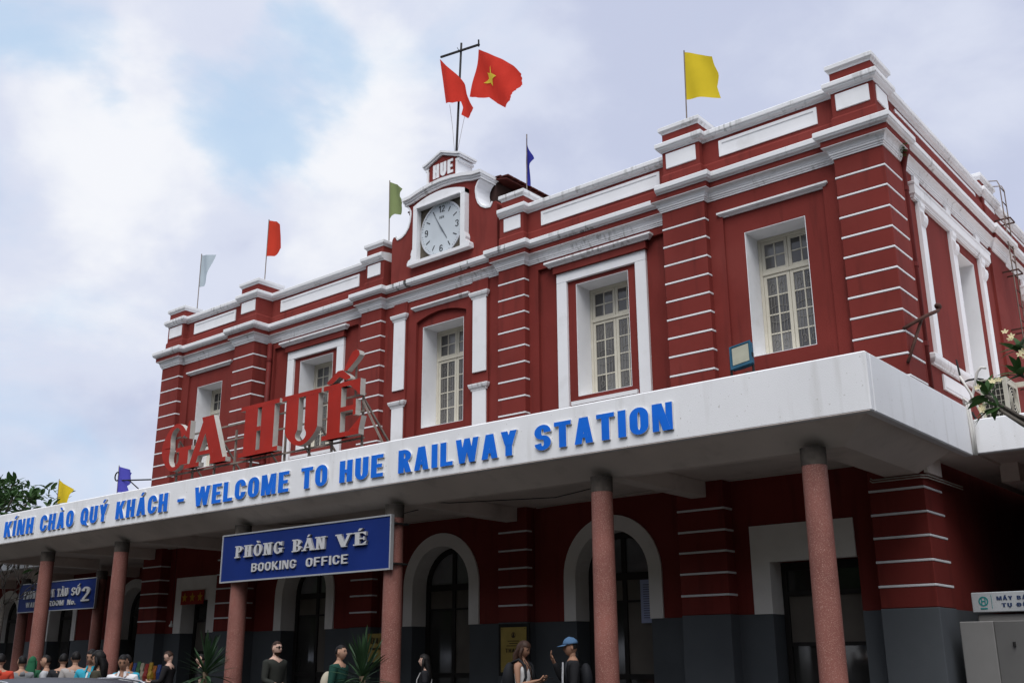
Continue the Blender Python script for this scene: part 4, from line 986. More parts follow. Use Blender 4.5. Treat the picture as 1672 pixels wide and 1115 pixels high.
for dy in (-.012, .012):
    m = MB()
    for i in range(10):
        a, b = sp[i], sp[(i+1) % 10]; n_ = 5; g_ = {}
        vs = []; fs = []
        for r in range(n_+1):
            for c in range(r+1):
                f = r/n_; q = c/r if r else 0
                x = ctr[0]+(a[0]+(b[0]-a[0])*q-ctr[0])*f; z = ctr[1]+(a[1]+(b[1]-a[1])*q-ctr[1])*f
                g_[(r, c)] = len(vs); vs.append((x, fa(x, z)+dy, z))
        for r in range(n_):
            for c in range(r+1):
                fs.append((g_[(r, c)], g_[(r+1, c)], g_[(r+1, c+1)]))
                if c < r: fs.append((g_[(r, c)], g_[(r+1, c+1)], g_[(r, c+1)]))
        m.add(vs, fs)
    m.build('star', STAR, F_, smooth=True)
F_ = thing('national_flag', (-16.5, MY, 15.3), 'drooping folded red flag hanging from the far arm of the mast', 'flag', 'red flags on the mast')
fl = lambda x, z, u=1.0: MY-.14+.085*math.sin(9*x+1.6*z)*min(1, max(0, (x+16.62)*3))
coons([(-16.607, 16.65), (-16.026, 15.977), (-15.731, 15.572), (-15.657, 15.258), (-15.334, 14.699)], [(-15.334, 14.699), (-15.386, 14.624), (-15.661, 14.6)], [(-16.39, 15.278), (-16.069, 15.119), (-15.889, 15.16), (-15.822, 14.961), (-15.848, 14.748), (-15.661, 14.6)], [(-16.607, 16.65), (-16.488, 15.943), (-16.39, 15.278)], 30, 24, fl).build('cloth', FR, F_, smooth=True)

# ------------------------------------------------------------------ fittings on and around the building
F_ = thing('floodlight', (-6.48, -3.15, 4.80), 'square blue framed floodlight standing on the canopy roof', 'floodlight')
def xf(mb, Mx): mb.v = [tuple(Mx @ Vector(v)) for v in mb.v]; return mb
BLF = mat('blue enamel', (.022, .085, .14), .45, .15, 6); LENS = mat('floodlight lens', (.34, .34, .27), .25, .1, 4)
Mx = Matrix.Translation((-6.48, -3.12, 5.68)) @ Matrix.Rotation(R(-8), 4, 'Y') @ Matrix.Rotation(R(-14), 4, 'X')
m = MB(); m.box(-.17, .17, -.03, .05, -.19, .19); m.box(-.13, .13, .05, .12, -.15, .15); xf(m, Mx); m.build('housing', BLF, F_, bevel=.02)
m = MB(); m.box(-.13, .13, -.036, -.03, -.13, .15); xf(m, Mx); m.build('lens', LENS, F_)
m = MB(); m.box(-.17, .17, -.040, -.03, .165, .19); m.box(-.17, .17, -.040, -.03, -.19, -.15); m.box(-.17, -.145, -.040, -.03, -.15, .165); m.box(.145, .17, -.040, -.03, -.15, .165); xf(m, Mx); m.build('bezel', BLF, F_)
m = MB(); m.box(-6.66, -6.64, -3.15, -3.11, 5.36, 5.70); m.box(-6.32, -6.30, -3.15, -3.11, 5.36, 5.70); m.box(-6.66, -6.30, -3.15, -3.11, 5.34, 5.36); m.box(-6.6, -6.36, -3.2, -3.05, 4.80, 5.34); m.build('stand', DARK, F_)
C_ = MB(); C_.tube([(-6.85, -3.2, 5.335), (-6.7, -3.22, 5.37), (-6.5, -3.2, 5.36), (-6.35, -3.24, 5.39), (-6.1, -3.22, 5.36)], .018, 6); C_.tube([(-6.8, -3.3, 5.34), (-6.6, -3.28, 5.36), (-6.3, -3.3, 5.345)], .014, 6)
tag(C_.build('power_cable', DARK), 'black cable lying on the canopy edge under the floodlight', 'cable')
# corner bracket
B_ = thing('iron_bracket', (XR, 0, 6.5), 'rusty iron bracket arm with a round knob on the near building corner', 'bracket')
m = MB(); m.tube([(XR-.01, -.02, 6.58), (-4.98, .45, 6.86), (-4.93, .78, 7.0), (-4.92, .92, 7.06), (-4.92, .95, 7.12)], .030, 8); m.tube([(XR-.01, -.02, 6.02), (-5.05, .42, 6.80)], .026, 8); m.build('arm', RUST, B_, smooth=True)
m = MB(); m.ell((-4.92, .95, 7.14), (.055, .09, .055), rot=None); m.build('knob', RUST, B_, smooth=True)
B_ = thing('iron_bracket', (XL, .3, 6.6), 'scrolled black iron bracket reaching out from the far building corner', 'bracket')
m = MB(); m.tube([(XL, .3, 6.60), (-28.9, .3, 6.80), (-29.12, .3, 6.82)]+[(-29.20+.13*math.sin(R(a)), .3, 6.955-.13*math.cos(R(a))) for a in range(20, -285, -25)]+[(-29.13, .3, 6.95)], .022, 7); m.tube([(-27.7, .3, 6.32), (-28.5, .3, 6.76)], .018, 7); m.build('arm', DARK, B_, smooth=True)
m = MB(); m.box(-28.05, -27.6, .2, .4, 6.26, 6.33); m.tube([(-27.7, .3, 4.8), (-27.7, .3, 6.3)], .02, 6); m.build('lamp_head', DARK, B_)
# drain pipes
def pipe(label, pts, r, m_=REDPIPE, group='drain pipes on the facade'):
    D_ = thing('drain_pipe', pts[-1], label, 'drain pipe', group)
    m = MB(); m.tube(pts, r, 12); m.build('pipe', m_, D_, smooth=True)
    zs = [p[2] for p in pts]; z = min(zs)+.5
    top = Vector(pts[-1] if pts[-1][2] > pts[0][2] else pts[0]); bt = Vector(pts[0] if pts[-1][2] > pts[0][2] else pts[-1])
    k = 0
    while z < max(zs)-.3:
        m = MB(); m.lathe([(r+.012, z), (r+.012, z+.08)], bt.x, bt.y, 12); m.build('pipe_collar', m_, D_); z += 1.4
    return D_
pipe('red painted drain pipe on the near corner with a weed at its top', [(-5.22, .93, 4.6), (-5.22, .93, 9.7), (-5.14, .88, 9.95), (-5.06, .82, 10.02)], .075)
D_ = pipe('red painted drain pipe beside the second far pilaster', [(-22.20, .42, 4.6), (-22.20, .42, 9.80)], .07)
m = MB(); m.box(-22.30, -22.10, .28, .5, 7.45, 7.75); m.build('junction_box', RUST, D_, bevel=.02)
# weed at the cornice
Wd = MB()
for k in range(90):
    a = rnd.uniform(0, 6.28); rr = rnd.uniform(.02, .17); p = Vector((-5.12+rr*math.cos(a)*.8, .72+rr*math.sin(a), 10.02+rnd.uniform(-.16, .14)))
    d = Vector((rnd.uniform(-1, 1), rnd.uniform(-1, 1), rnd.uniform(-.4, 1))).normalized(); u = d.cross(Vector((0, 0, 1))).normalized()*.022; l_ = rnd.uniform(.05, .10)
    Wd.add([p, p+d*l_*.5+u, p+d*l_, p+d*l_*.5-u], [(0, 1, 2, 3)])
LEAFG = mat('weed leaf', (.045, .085, .022), .6, .4, 9, trans=.25)
stuff(tag(Wd.build('weed_tuft', LEAFG), 'small green weed growing from the cornice corner above the pipe', 'plant'))
# ladder at the side
Ld = thing('roof_ladder', (-5.1, 6.95, 7), 'thin rusty cat ladder climbing the side wall to the parapet', 'ladder')
m = MB()
m.tube([(-4.99, 6.80, 4.8), (-4.99, 6.80, 11.5), (-5.03, 6.80, 11.62), (-5.2, 6.80, 11.66), (-5.3, 6.80, 11.6)], .013, 7); m.tube([(-4.99, 7.15, 4.8), (-4.99, 7.15, 11.5), (-5.03, 7.15, 11.62), (-5.2, 7.15, 11.66), (-5.3, 7.15, 11.6)], .013, 7); m.build('rail', STEEL, Ld, smooth=True)
z = 5.0; m0 = MB(); m0.tube([(-4.99, 6.80, z), (-4.99, 7.15, z)], .012, 6); r0 = m0.build('rung', RUST, Ld)
while z < 11.2: z += .34; inst(r0, Ld, (-4.99, 6.975, z))
for z in (5.6, 6.9, 8.2, 9.5, 10.7):
    m = MB(); m.obox((XR-.02, 6.80, z), (-4.88, 6.80, z), .02, .03); m.obox((XR-.02, 7.15, z), (-4.88, 7.15, z), .02, .03); m.obox((-4.88, 6.80, z), (-4.88, 7.15, z), .02, .03); m.build('stay', RUST, Ld)
# air conditioner on the low canopy
ACM = mat('yellowed metal casing', (.52, .50, .42), .5, .12, 4, stain=.5, stain_col=(.25, .2, .14)); GRID = mat('dark condenser fins', (.045, .043, .04), .6, .3, 10)
A_ = thing('air_conditioner', (-4.2, 1.25, 4.78), 'old boxy air conditioner with a wire grid on the low canopy', 'air conditioner')
m = MB(); ax0, ax1, ay0, ay1, az0, az1 = -4.46, -4.06, .98, 1.62, 5.14, 5.80
m.box(ax0, ax1, ay0, ay1, az1-.02, az1); m.box(ax0, ax1, ay0, ay1, az0, az0+.02)
m.box(ax0, ax0+.04, ay0, ay0+.04, az0+.02, az1-.02); m.box(ax1-.06, ax1, ay0, ay0+.05, az0+.02, az1-.02); m.box(ax0, ax0+.04, ay1-.04, ay1, az0+.02, az1-.02); m.box(ax1-.05, ax1, ay1-.06, ay1, az0+.02, az1-.02)
m.box(ax1-.02, ax1-.004, ay0+.05, ay1-.06, az0+.02, az0+.10); m.box(ax1-.02, ax1-.004, ay0+.05, ay1-.06, az1-.10, az1-.02); m.box(ax0-.06, ax1+.5, ay1+.02, ay1+.10, az1-.04, az1+.03)
m.build('casing', ACM, A_)
m = MB(); m.box(ax0+.04, ax1-.06, ay0+.04, ay0+.05, az0+.02, az1-.02); m.box(ax1-.03, ax1-.02, ay0+.05, ay1-.06, az0+.02, az1-.02); m.build('fins', GRID, A_)
m = MB()
for k in range(1, 7): m.obox((ax0+.02, ay0+.01, az0+k*.095), (ax1-.04, ay0+.01, az0+k*.095), .006, .006)
for k in range(1, 5): m.obox((ax0+.04+k*.062, ay0+.012, az0+.02), (ax0+.04+k*.062, ay0+.012, az1-.02), .006, .006)
m.build('wire_guard', ACM, A_)
m = MB(); fy_, fz_ = (ay0+ay1)/2, (az0+az1)/2
for r in (.07, .12, .17, .22): m.tube([(ax1-.008, fy_+r*math.cos(t*.3142), fz_+r*math.sin(t*.3142)) for t in range(21)], .006, 5)
m.build('fan_guard', ACM, A_)
m = MB(); m.box(ax0+.05, ax0+.13, ay0+.02, ay1-.02, 4.78, az0); m.box(ax1-.13, ax1-.05, ay0+.02, ay1-.02, 4.78, az0); m.build('foot', KERB, A_)
WP = mat('white plastic pipe', (.66, .65, .62), .5, .06, 5)
m = MB()
m.tube([(-4.62, .70, 5.36), (-4.60, .62, 5.42), (-4.59, .62, 5.36), (-4.575, .62, 4.95), (-4.575, .62, 4.56)], .022, 7); m.tube([(-4.66, .72, 5.38), (-4.62, .60, 5.46), (-4.56, .60, 5.40), (-4.545, .625, 5.0), (-4.545, .625, 4.56)], .018, 7)
tag(m.build('drain_hose', WP, smooth=True), 'pair of white plastic hoses bent over the canopy corner', 'pipe', 'white plastic pipes by the air conditioner')
m = MB()
m.tube([(-4.70, 1.0, 5.25), (-4.58, .95, 5.55), (-4.44, .9, 5.92), (-4.38, .9, 5.98), (-4.30, .9, 5.96)], .022, 7); m.tube([(-4.72, .9, 5.90), (-4.60, .92, 5.62), (-4.47, .95, 5.22), (-4.45, .95, 4.9)], .020, 7)
tag(m.build('crossed_pipe', WP, smooth=True), 'white plastic pipes crossing beside the air conditioner', 'pipe', 'white plastic pipes by the air conditioner')
m = MB(); m.tube([(-4.76, 1.0, 6.2), (-4.72, .98, 5.80), (-4.62, .98, 5.83), (-4.50, 1.0, 5.84), (-4.42, 1.1, 5.83)], .016, 7); m.tube([(-4.62, .95, 5.3), (-4.56, .93, 5.16), (-4.48, .93, 5.14)], .02, 7)
tag(m.build('black_hose', DARK, smooth=True), 'black cable looping beside the air conditioner', 'cable')

# ------------------------------------------------------------------ things under the canopy
GOLD = mat('brass plaque', (.46, .34, .10), .42, .12, 4, metal=.15); INKB = mat('dark print', (.06, .04, .025), .6)
def plaque(label, x0, x1, z0, z1, y, lines, frame=0.0, group='brass plaques on the grey dado'):
    P_ = thing('wall_plaque', ((x0+x1)/2, y, z0), label, 'plaque', group)
    if frame:
        m = MB(); m.box(x0-frame, x1+frame, y+.002, y+.03, z0-frame, z1+frame); m.build('frame', DARK, P_)
    m = MB(); m.box(x0, x1, y-.012, y+.002, z0, z1); m.build('plate', GOLD, P_)
    for t, a, b, z, h in lines: word(t, a, b, z, h, y-.016, y-.012, [INKB, INKB], P_, v=.2, h=.15, W=.55, gap=.1, name='lettering')
    m = MB()
    for xx in (x0+.03, x1-.03):
        for zz in (z0+.03, z1-.03): m.ell((xx, y-.014, zz), (.010, .006, .010), 8, 4)
    m.build('screws', DARK, P_)
    return P_
plaque('small brass plaque with dark heading behind the spiky plant', -17.80, -17.20, 1.55, 2.15, -.0+.33, [('\u0110I\u1ec2M DU L\u1ecaCH', -17.74, -17.26, 1.93, .13), ('TOURIST POINT', -17.72, -17.28, 1.80, .05)])
P_ = plaque('large framed brass plaque behind the woman in the white top', -13.90, -13.25, 1.35, 2.20, .33, [('THANH', -13.78, -13.37, 1.72, .075)], .07)
m = MB(); m.strip(*[[(-13.575+r_*math.cos(t*.5236), 2.05+r_*math.sin(t*.5236)) for t in range(12)] for r_ in (.045, .055)], .314, .318, closed=True); m.prism([(-13.61, 2.0), (-13.54, 2.0), (-13.56, 2.08), (-13.575, 2.1), (-13.59, 2.08)], .313, .318); m.build('emblem', INKB, P_)
m = MB()
for k, (a, b) in enumerate(((-13.72, -13.43), (-13.68, -13.47), (-13.75, -13.40))): m.box(a, b, .314, .318, 1.93-k*.045, 1.945-k*.045)
m.build('small_print', INKB, P_)
# paper notice on the door
P_ = thing('paper_notice', (-10.83, .97, 2.2), 'pale blue printed notice sheet stuck on the arched glass door', 'notice')
m = MB(); m.box(-10.98, -10.60, .965, .975, 2.23, 3.02); m.build('sheet', mat('pale blue paper', (.42, .47, .68), .7, .04), P_)
m = MB(); y = 2.92
for k in range(15):
    ln = rnd.uniform(.18, .30); m.box(-10.92, -10.92+ln, .962, .965, y, y+.015); y -= .043
m.build('small_print', mat('grey print', (.16, .17, .26), .8), P_)
# red and yellow shop banner over the far door
P_ = thing('shop_banner', (-25.0, .2, 3.1), 'red banner with yellow star shapes over the far shaded doorway', 'banner')
m = MB(); m.box(-25.10, -24.05, .215, .225, 3.02, 3.38); m.build('cloth', mat('red banner', (.32, .028, .015), .7), P_)
for xx in (-24.92, -24.57, -24.22):
    q = [(xx+(.13 if k % 2 == 0 else .055)*math.sin(k*math.pi/5), 3.20+(.13 if k % 2 == 0 else .055)*math.cos(k*math.pi/5)) for k in range(10)]
    m = MB(); m.prism(q, .208, .215); m.build('star', mat('banner yellow', (.55, .30, .03), .7), P_)
# hanging lamp bulb
P_ = thing('hanging_bulb', (-24.9, -.15, 2.45), 'small white bulb dangling on a thin cord beside the far pilaster', 'lamp')
m = MB(); m.tube([(-24.93, -.15, 4.54), (-24.9, -.15, 3.4), (-24.88, -.15, 2.60)], .006, 5); m.build('cord', DARK, P_)
m = MB(); m.lathe([(.012, 2.60), (.02, 2.57), (.025, 2.53), (.055, 2.49), (.06, 2.46), (.04, 2.44), (.0, 2.435)], -24.88, -.15, 14); m.build('bulb', mat('white glass bulb', (.65, .65, .62), .3), P_, smooth=True)
# ticket machine and cabinets by the open hall
P_ = thing('ticket_machine', (-4.4, .85, .196), 'white ticket machine with a lettered header panel in the dark hall', 'ticket machine')
MW = mat('machine panel', (.24, .235, .23), .45, .06, 2)
m = MB(); m.box(-4.90, -3.6, .80, 1.5, .196, 2.20); m.build('body', MW, P_, bevel=.02)
m = MB(); m.box(-4.94, -3.55, .74, .86, 2.23, 2.52); m.build('header', mat('header panel', (.42, .44, .46), .4), P_, bevel=.01)
TEAL = mat('teal print', (.02, .22, .22), .5); NAVY = mat('navy print', (.03, .05, .12), .5)
word('M\u00c1Y B\u00c1N V\u00c9', -4.58, -3.9, 2.40, .055, .735, .739, [NAVY, NAVY], P_, gap=.12, name='lettering'); word('T\u1ef0 \u0110\u1ed8NG', -4.52, -4.0, 2.30, .055, .735, .739, [NAVY, NAVY], P_, gap=.12, name='lettering')
m = MB(); lc = (-4.77, 2.39)
m.strip([(lc[0]+.052*math.cos(t*.26), lc[1]+.052*math.sin(t*.26)) for t in range(24)], [(lc[0]+.070*math.cos(t*.26), lc[1]+.070*math.sin(t*.26)) for t in range(24)], .735, .739, closed=True)
m.box(lc[0]-.032, lc[0]-.018, .735, .739, lc[1]-.04, lc[1]+.04); m.box(lc[0]+.018, lc[0]+.032, .735, .739, lc[1]-.04, lc[1]+.04); m.box(lc[0]-.018, lc[0]+.018, .735, .739, lc[1]-.008, lc[1]+.008); m.box(lc[0]-.05, lc[0]+.05, .735, .739, lc[1]-.115, lc[1]-.095)
m.build('emblem', TEAL, P_)
m = MB(); m.box(-4.655, -4.65, .735, .739, 2.28, 2.48); m.build('divider', TEAL, P_)
P_ = thing('metal_cabinet', (-4.75, .4, .196), 'plain grey white cabinet standing before the ticket machine', 'cabinet')
m = MB(); m.box(-5.02, -4.55, .28, .72, .196, 2.09); m.build('body', MW, P_, bevel=.012)
m = MB(); m.box(-4.55, -4.05, .30, .72, .196, 2.09); m.build('door', mat('grey cabinet door', (.15, .148, .146), .5, .08, 2), P_, bevel=.012)
m = MB(); m.lathe([(.02, 1.74), (.02, 1.80)], -4.30, .288, 10); m.build('handle', DARK, P_)
# chairs and snack stall
CHR = mat('red plastic', (.28, .02, .016), .4)
def chair(x, y, rz, label):
    Cc = thing('plastic_chair', (x, y, .196), label, 'chair', 'red plastic chairs on the veranda', rz)
    Mz = Matrix.Rotation(rz, 4, 'Z')
    def bb(nm, bxs):
        m = MB()
        for q in bxs: m.box(*q)
        m.build(nm, CHR, Cc, bevel=.008)
        o = Cc.children[-1] if False else None
    for nm, bxs in (('seat', [(x-.22, x+.22, y-.22, y+.22, .62, .65)]), ('backrest', [(x-.22, x-.19, y+.19, y+.22, .65, 1.12), (x+.19, x+.22, y+.19, y+.22, .65, 1.12), (x-.19, x+.19, y+.195, y+.215, 1.02, 1.12)]+[(x-.14+.08*k, x-.11+.08*k, y+.197, y+.213, .65, 1.02) for k in range(4)])): bb(nm, bxs)
    for sx in (-1, 1):
        for sy in (-1, 1): bb('leg', [(x+sx*.19-.02, x+sx*.19+.02, y+sy*.19-.02, y+sy*.19+.02, .196, .62)])
chair(-19.5, -1.9, 0, 'red plastic chair with slatted back beside the column under the booking sign')
S_ = thing('snack_stall', (-23.6, -1.7, .196), 'narrow snack stall counter behind the man in the white polo', 'stall')
m = MB(); m.box(-24.3, -22.7, -1.95, -1.45, .196, 1.10); m.build('cabinet', mat('stall wood', (.12, .08, .05), .6, .2, 4), S_, bevel=.01)
m = MB(); m.box(-24.35, -22.65, -2.0, -1.4, 1.10, 1.14); m.build('counter', KERB, S_, bevel=.01)
cols = [('red pack', (.25, .03, .025)), ('yellow pack', (.33, .21, .03)), ('orange pack', (.30, .10, .02)), ('blue pack', (.03, .05, .16)), ('green pack', (.04, .11, .05)), ('cream pack', (.30, .27, .21))]
for k in range(16):
    nm, c = cols[k % 6]; x = -24.2+.18*(k % 8)+rnd.uniform(-.02, .02); zb_ = 1.14 if k < 8 else 1.34; yy = -1.85 if k < 8 else -1.62; h_ = rnd.uniform(.2, .28)
    if k >= 8: zb_ = 1.14; h_ = rnd.uniform(.34, .46)
    m = MB(); m.v = []; w_ = .07
    m.add([(x-w_, yy, zb_), (x+w_, yy, zb_), (x+w_, yy+.05, zb_), (x-w_, yy+.05, zb_), (x-w_*1.0, yy-.02, zb_+h_*.5), (x+w_, yy-.02, zb_+h_*.5), (x+w_, yy+.07, zb_+h_*.5), (x-w_, yy+.07, zb_+h_*.5), (x-w_, yy+.02, zb_+h_), (x+w_, yy+.02, zb_+h_), (x+w_, yy+.03, zb_+h_), (x-w_, yy+.03, zb_+h_)],
          [(0, 3, 2, 1), (0, 1, 5, 4), (1, 2, 6, 5), (2, 3, 7, 6), (3, 0, 4, 7), (4, 5, 9, 8), (5, 6, 10, 9), (6, 7, 11, 10), (7, 4, 8, 11), (8, 9, 10, 11)])
    row = 'front' if k < 8 else 'back'
    tag(m.build('snack_packet', mat(nm, c, .35, .25, 14)), '%s snack packet in the %s row of the stall counter%s' % (nm.split()[0], row, '' if k % 8 < 6 else ', at its sign end'), 'snack packet', 'snack packets on the stall counter')
# ------------------------------------------------------------------ plants
YL = mat('dark spiky leaf', (.030, .062, .028), .45, .35, 5, trans=.12); YT = mat('fibrous trunk', (.12, .09, .06), .9, .3, 12); POT = mat('terracotta pot', (.22, .10, .06), .8, .15, 4)
def blade(L_, w, droop, n=6):
    vs = []; fs = []
    for i in range(n+1):
        t = i/n; a = droop*t*t; x = L_*t*(1-.15*a); z = L_*(.06*t)-droop*L_*.35*t*t; ww = w*(.55+.9*t)*(1-t**3) if i < n else .001
        vs += [(x, -ww, z+ww*.35), (x, 0, z), (x, ww, z+ww*.35)]
    for i in range(n):
        b = i*3; fs += [(b, b+1, b+4, b+3), (b+1, b+2, b+5, b+4)]
    me = bpy.data.meshes.new('leaf'); me.from_pydata(vs, [], fs); me.materials.append(YL); me.polygons.foreach_set('use_smooth', [True]*len(fs)); return me
BL = [blade(.62, .022, d) for d in (.1, .35, .7)]
def yucca(x, y, zc, label, sc=1.0, seed=1):
    r_ = random.Random(seed)
    Y_ = thing('potted_yucca', (x, y, 0), label, 'plant', 'spiky potted plants at the kerb')
    m = MB(); m.lathe([(.20, .0), (.24, .05), (.30, .42), (.33, .44), (.33, .50), (.28, .50), (.27, .46), (.0, .46)], x, y, 24); m.build('pot', POT, Y_, smooth=False)
    m = MB(); m.tube([(x, y, .45), (x+.02, y, .9), (x, y, zc)], .06, 10, r1=.045); m.build('trunk', YT, Y_, smooth=True)
    for k in range(78):
        az = r_.uniform(0, 6.283); el = r_.uniform(-.35, 1.45); me = BL[0 if el > .8 else (1 if el > .2 else 2)]
        o = bpy.data.objects.new('leaf', me); scene.collection.objects.link(o); o.parent = Y_
        o.rotation_euler = (r_.uniform(-.3, .3), -el, az); s = sc*r_.uniform(.75, 1.15); o.scale = (s, s*1.2, s)
        o.location = Vector((x, y, zc-.10+.12*max(0, el)+r_.uniform(-.05, .05)))-wloc(Y_)
yucca(-15.35, -5.50, 1.42, 'spiky potted plant in front of the seated man, below the booking sign', .88, 3)
yucca(-11.25, -5.76, 1.38, 'spiky potted plant in front of the small brass plaque', .86, 5)
PLEAF = mat('frangipani leaf', (.045, .095, .030), .45, .35, 3, trans=.22); BARK = mat('grey branch bark', (.13, .115, .10), .85, .25, 7); PETAL = mat('cream blossom petal', (.75, .68, .42), .6, .1, 9, trans=.3)
def leafmesh(L_, w, fold=.25, bend=.3, n=5):
    vs = []; fs = []
    for i in range(n+1):
        t = i/n; ww = w*math.sin(math.pi*min(1, .06+.94*t))**.8 if 0 < i < n else w*.08
        z = bend*L_*(.25*t-.5*t*t); vs += [(L_*t, -ww, z+ww*fold), (L_*t, 0, z), (L_*t, ww, z+ww*fold)]
    for i in range(n):
        b = i*3; fs += [(b, b+1, b+4, b+3), (b+1, b+2, b+5, b+4)]
    me = bpy.data.meshes.new('leaf'); me.from_pydata(vs, [], fs); me.materials.append(PLEAF); me.polygons.foreach_set('use_smooth', [True]*len(fs)); return me
LM = [leafmesh(.34, .052, .25, b) for b in (.2, .5, .9)]
def rosette(parent, tip, d, n, sc, r_):
    d = Vector(d).normalized(); u = d.orthogonal().normalized(); w = d.cross(u)
    for k in range(n):
        a = k*2.4+r_.uniform(-.3, .3); e = r_.uniform(.05, 1.15)
        dv = (u*math.cos(a)+w*math.sin(a))*math.cos(e)+d*math.sin(e)
        o = bpy.data.objects.new('leaf', r_.choice(LM)); scene.collection.objects.link(o); o.parent = parent
        q = dv.to_track_quat('X', 'Z'); o.rotation_euler = (q.to_matrix() @ Matrix.Rotation(r_.uniform(-.5, .5), 3, 'X')).to_euler()
        s = sc*r_.uniform(.7, 1.15); o.scale = (s, s, s); o.location = Vector(tip)-d*r_.uniform(0, .10)*sc-wloc(parent)
def frangipani(label, base, pts_tips, trunk, sc, nl, seed, flowers=(), bare=()):
    r_ = random.Random(seed)
    T_ = thing('frangipani_tree', base, label, 'tree', None)
    m = MB(); m.tube(trunk, .12*sc, 10, r1=.07*sc); m.build('trunk', BARK, T_, smooth=True)
    m = MB()
    for tip, root, d in pts_tips:
        a, b = Vector(root), Vector(tip); md = a.lerp(b, .5)+Vector((0, 0, -.10*sc)); m.tube([a, md, b], .045*sc, 7, r1=.020*sc)
    for pts in bare: m.tube(pts, (.035 if nl else .019)*sc, 6, r1=(.014 if nl else .011)*sc)
    m.build('branches', BARK, T_, smooth=True)
    for tip, root, d in pts_tips: rosette(T_, tip, d, nl, sc, r_)
    for fpos in flowers:
        for k in range(r_.choice((2, 3, 3))):
            c = Vector(fpos)+Vector((r_.uniform(-.07, .07), r_.uniform(-.07, .07), r_.uniform(-.03, .06)))
            m = MB(); nrm = Vector((r_.uniform(-.5, .5), -1, r_.uniform(.1, .9))).normalized(); u = nrm.orthogonal().normalized(); w = nrm.cross(u)
            for q in range(5):
                a = q*1.2566; e = u*math.cos(a)+w*math.sin(a); g_ = u*math.cos(a+.5)+w*math.sin(a+.5); h_ = u*math.cos(a-.5)+w*math.sin(a-.5)
                m.add([c, c+g_*.030+nrm*.008, c+(e*.6+g_*.4)*.048+nrm*.016, c+(e*.75+h_*.25)*.046+nrm*.014, c+h_*.028+nrm*.006], [(0, 1, 2, 3, 4)])
            m.build('blossom', PETAL, T_)
    return T_
# near right: only the leafy left side reaches into the picture
tips = [((-3.62, -2.0, 4.86), (-2.9, -2.0, 4.30), (-.5, -.2, .8)), ((-3.50, -2.1, 4.66), (-2.9, -2.0, 4.30), (-.9, -.3, .1)), ((-3.15, -2.0, 5.42), (-2.5, -2.0, 4.7), (-.3, -.2, 1)), ((-3.18, -2.1, 5.05), (-2.5, -2.0, 4.7), (-.5, -.5, .6)), ((-2.7, -2.2, 5.5), (-2.4, -2.0, 4.8), (0, -.2, 1)), ((-2.6, -2.4, 4.9), (-2.2, -2, 4.3), (.2, -.6, .6)), ((-1.9, -2.2, 5.8), (-1.8, -2, 4.7), (.2, 0, 1)), ((-1.3, -2.5, 5.4), (-1.6, -2, 4.4), (.5, -.3, .8)), ((-.6, -2.1, 5.0), (-1.3, -2, 4.1), (.8, 0, .5))]
frangipani('leafy frangipani branch with cream blossoms before the air conditioner', (-1.5, -2.0, 0), tips, [(-1.5, -2, 0), (-1.55, -2, 1.8), (-1.5, -2, 3.4), (-1.6, -2, 4.2)], .95, 9, 11,
           flowers=[(-3.66, -2.15, 4.93), (-3.45, -2.2, 4.95), (-3.58, -2.2, 4.62), (-3.25, -2.1, 5.55), (-3.05, -2.2, 5.25)],
           bare=[[(-1.6, -2, 4.2), (-2.2, -2, 4.15), (-2.9, -2, 4.30)], [(-1.6, -2, 4.2), (-2.0, -2, 4.5), (-2.5, -2, 4.7)], [(-2.9, -2, 4.30), (-3.25, -2.05, 4.52), (-3.62, -2, 4.86)], [(-1.6, -2, 4.2), (-1.5, -2, 4.5)], [(-1.55, -2, 4.1), (-1.3, -2, 4.1)]])
r_ = random.Random(21)
tips = []; bare = []
for k in range(27):
    x = -36.9+4.9*((k*.618) % 1); top = 7.5 if x < -33.8 else 7.5-(x+33.8)*.62
    z = top-.15-r_.random()**1.2*1.2; y = -1.2+r_.uniform(-.9, .9)
    rt_ = (-34.6+(x+34.6)*.5, -1.2+(y+1.2)*.5, z-.75-.1*abs(x+34.6))
    tips.append(((x, y, z), rt_, ((x+34.6)*.22, r_.uniform(-.4, .3), 1)))
    bare.append([(-34.5, -1.2, 4.0), (-34.55+(x+34.6)*.2, -1.2+(y+1.2)*.2, 4.6), rt_])
frangipani('dark leafy tree rising above the far end of the canopy', (-34.5, -1.2, 0), tips, [(-34.4, -1.2, 0), (-34.5, -1.2, 2), (-34.5, -1.2, 4.0)], 1.35, 11, 22, bare=bare)
m = MB()
for k in range(1900):
    x = r_.gauss(-35.6, 1.6); top = 7.4 if x < -33.9 else 7.4-(x+33.9)*.70
    c = Vector((x, -1.2+r_.gauss(0, .9), top-.12-abs(r_.gauss(0, .55)))); d = Vector((r_.uniform(-1, 1), r_.uniform(-1, 1), r_.uniform(-.3, .9))).normalized(); u = d.cross(Vector((r_.uniform(-.4, .4), r_.uniform(-.4, .4), 1))).normalized(); l_ = r_.uniform(.22, .42); w_ = l_*.17; nn_ = u.cross(d)
    m.add([c, c+d*l_*.35+u*w_+nn_*w_*.3, c+d*l_*.75+u*w_*.9+nn_*w_*.1, c+d*l_-nn_*w_*.5, c+d*l_*.75-u*w_*.9+nn_*w_*.1, c+d*l_*.35-u*w_+nn_*w_*.3, c+d*l_*.5], [(0, 1, 6), (1, 2, 6), (2, 3, 6), (3, 4, 6), (4, 5, 6), (5, 0, 6)])
TT = [o for o in scene.objects if o.get('label', '').startswith('dark leafy tree')][0]
stuff(m.build('leaf_mass', PLEAF, TT))
bare = []
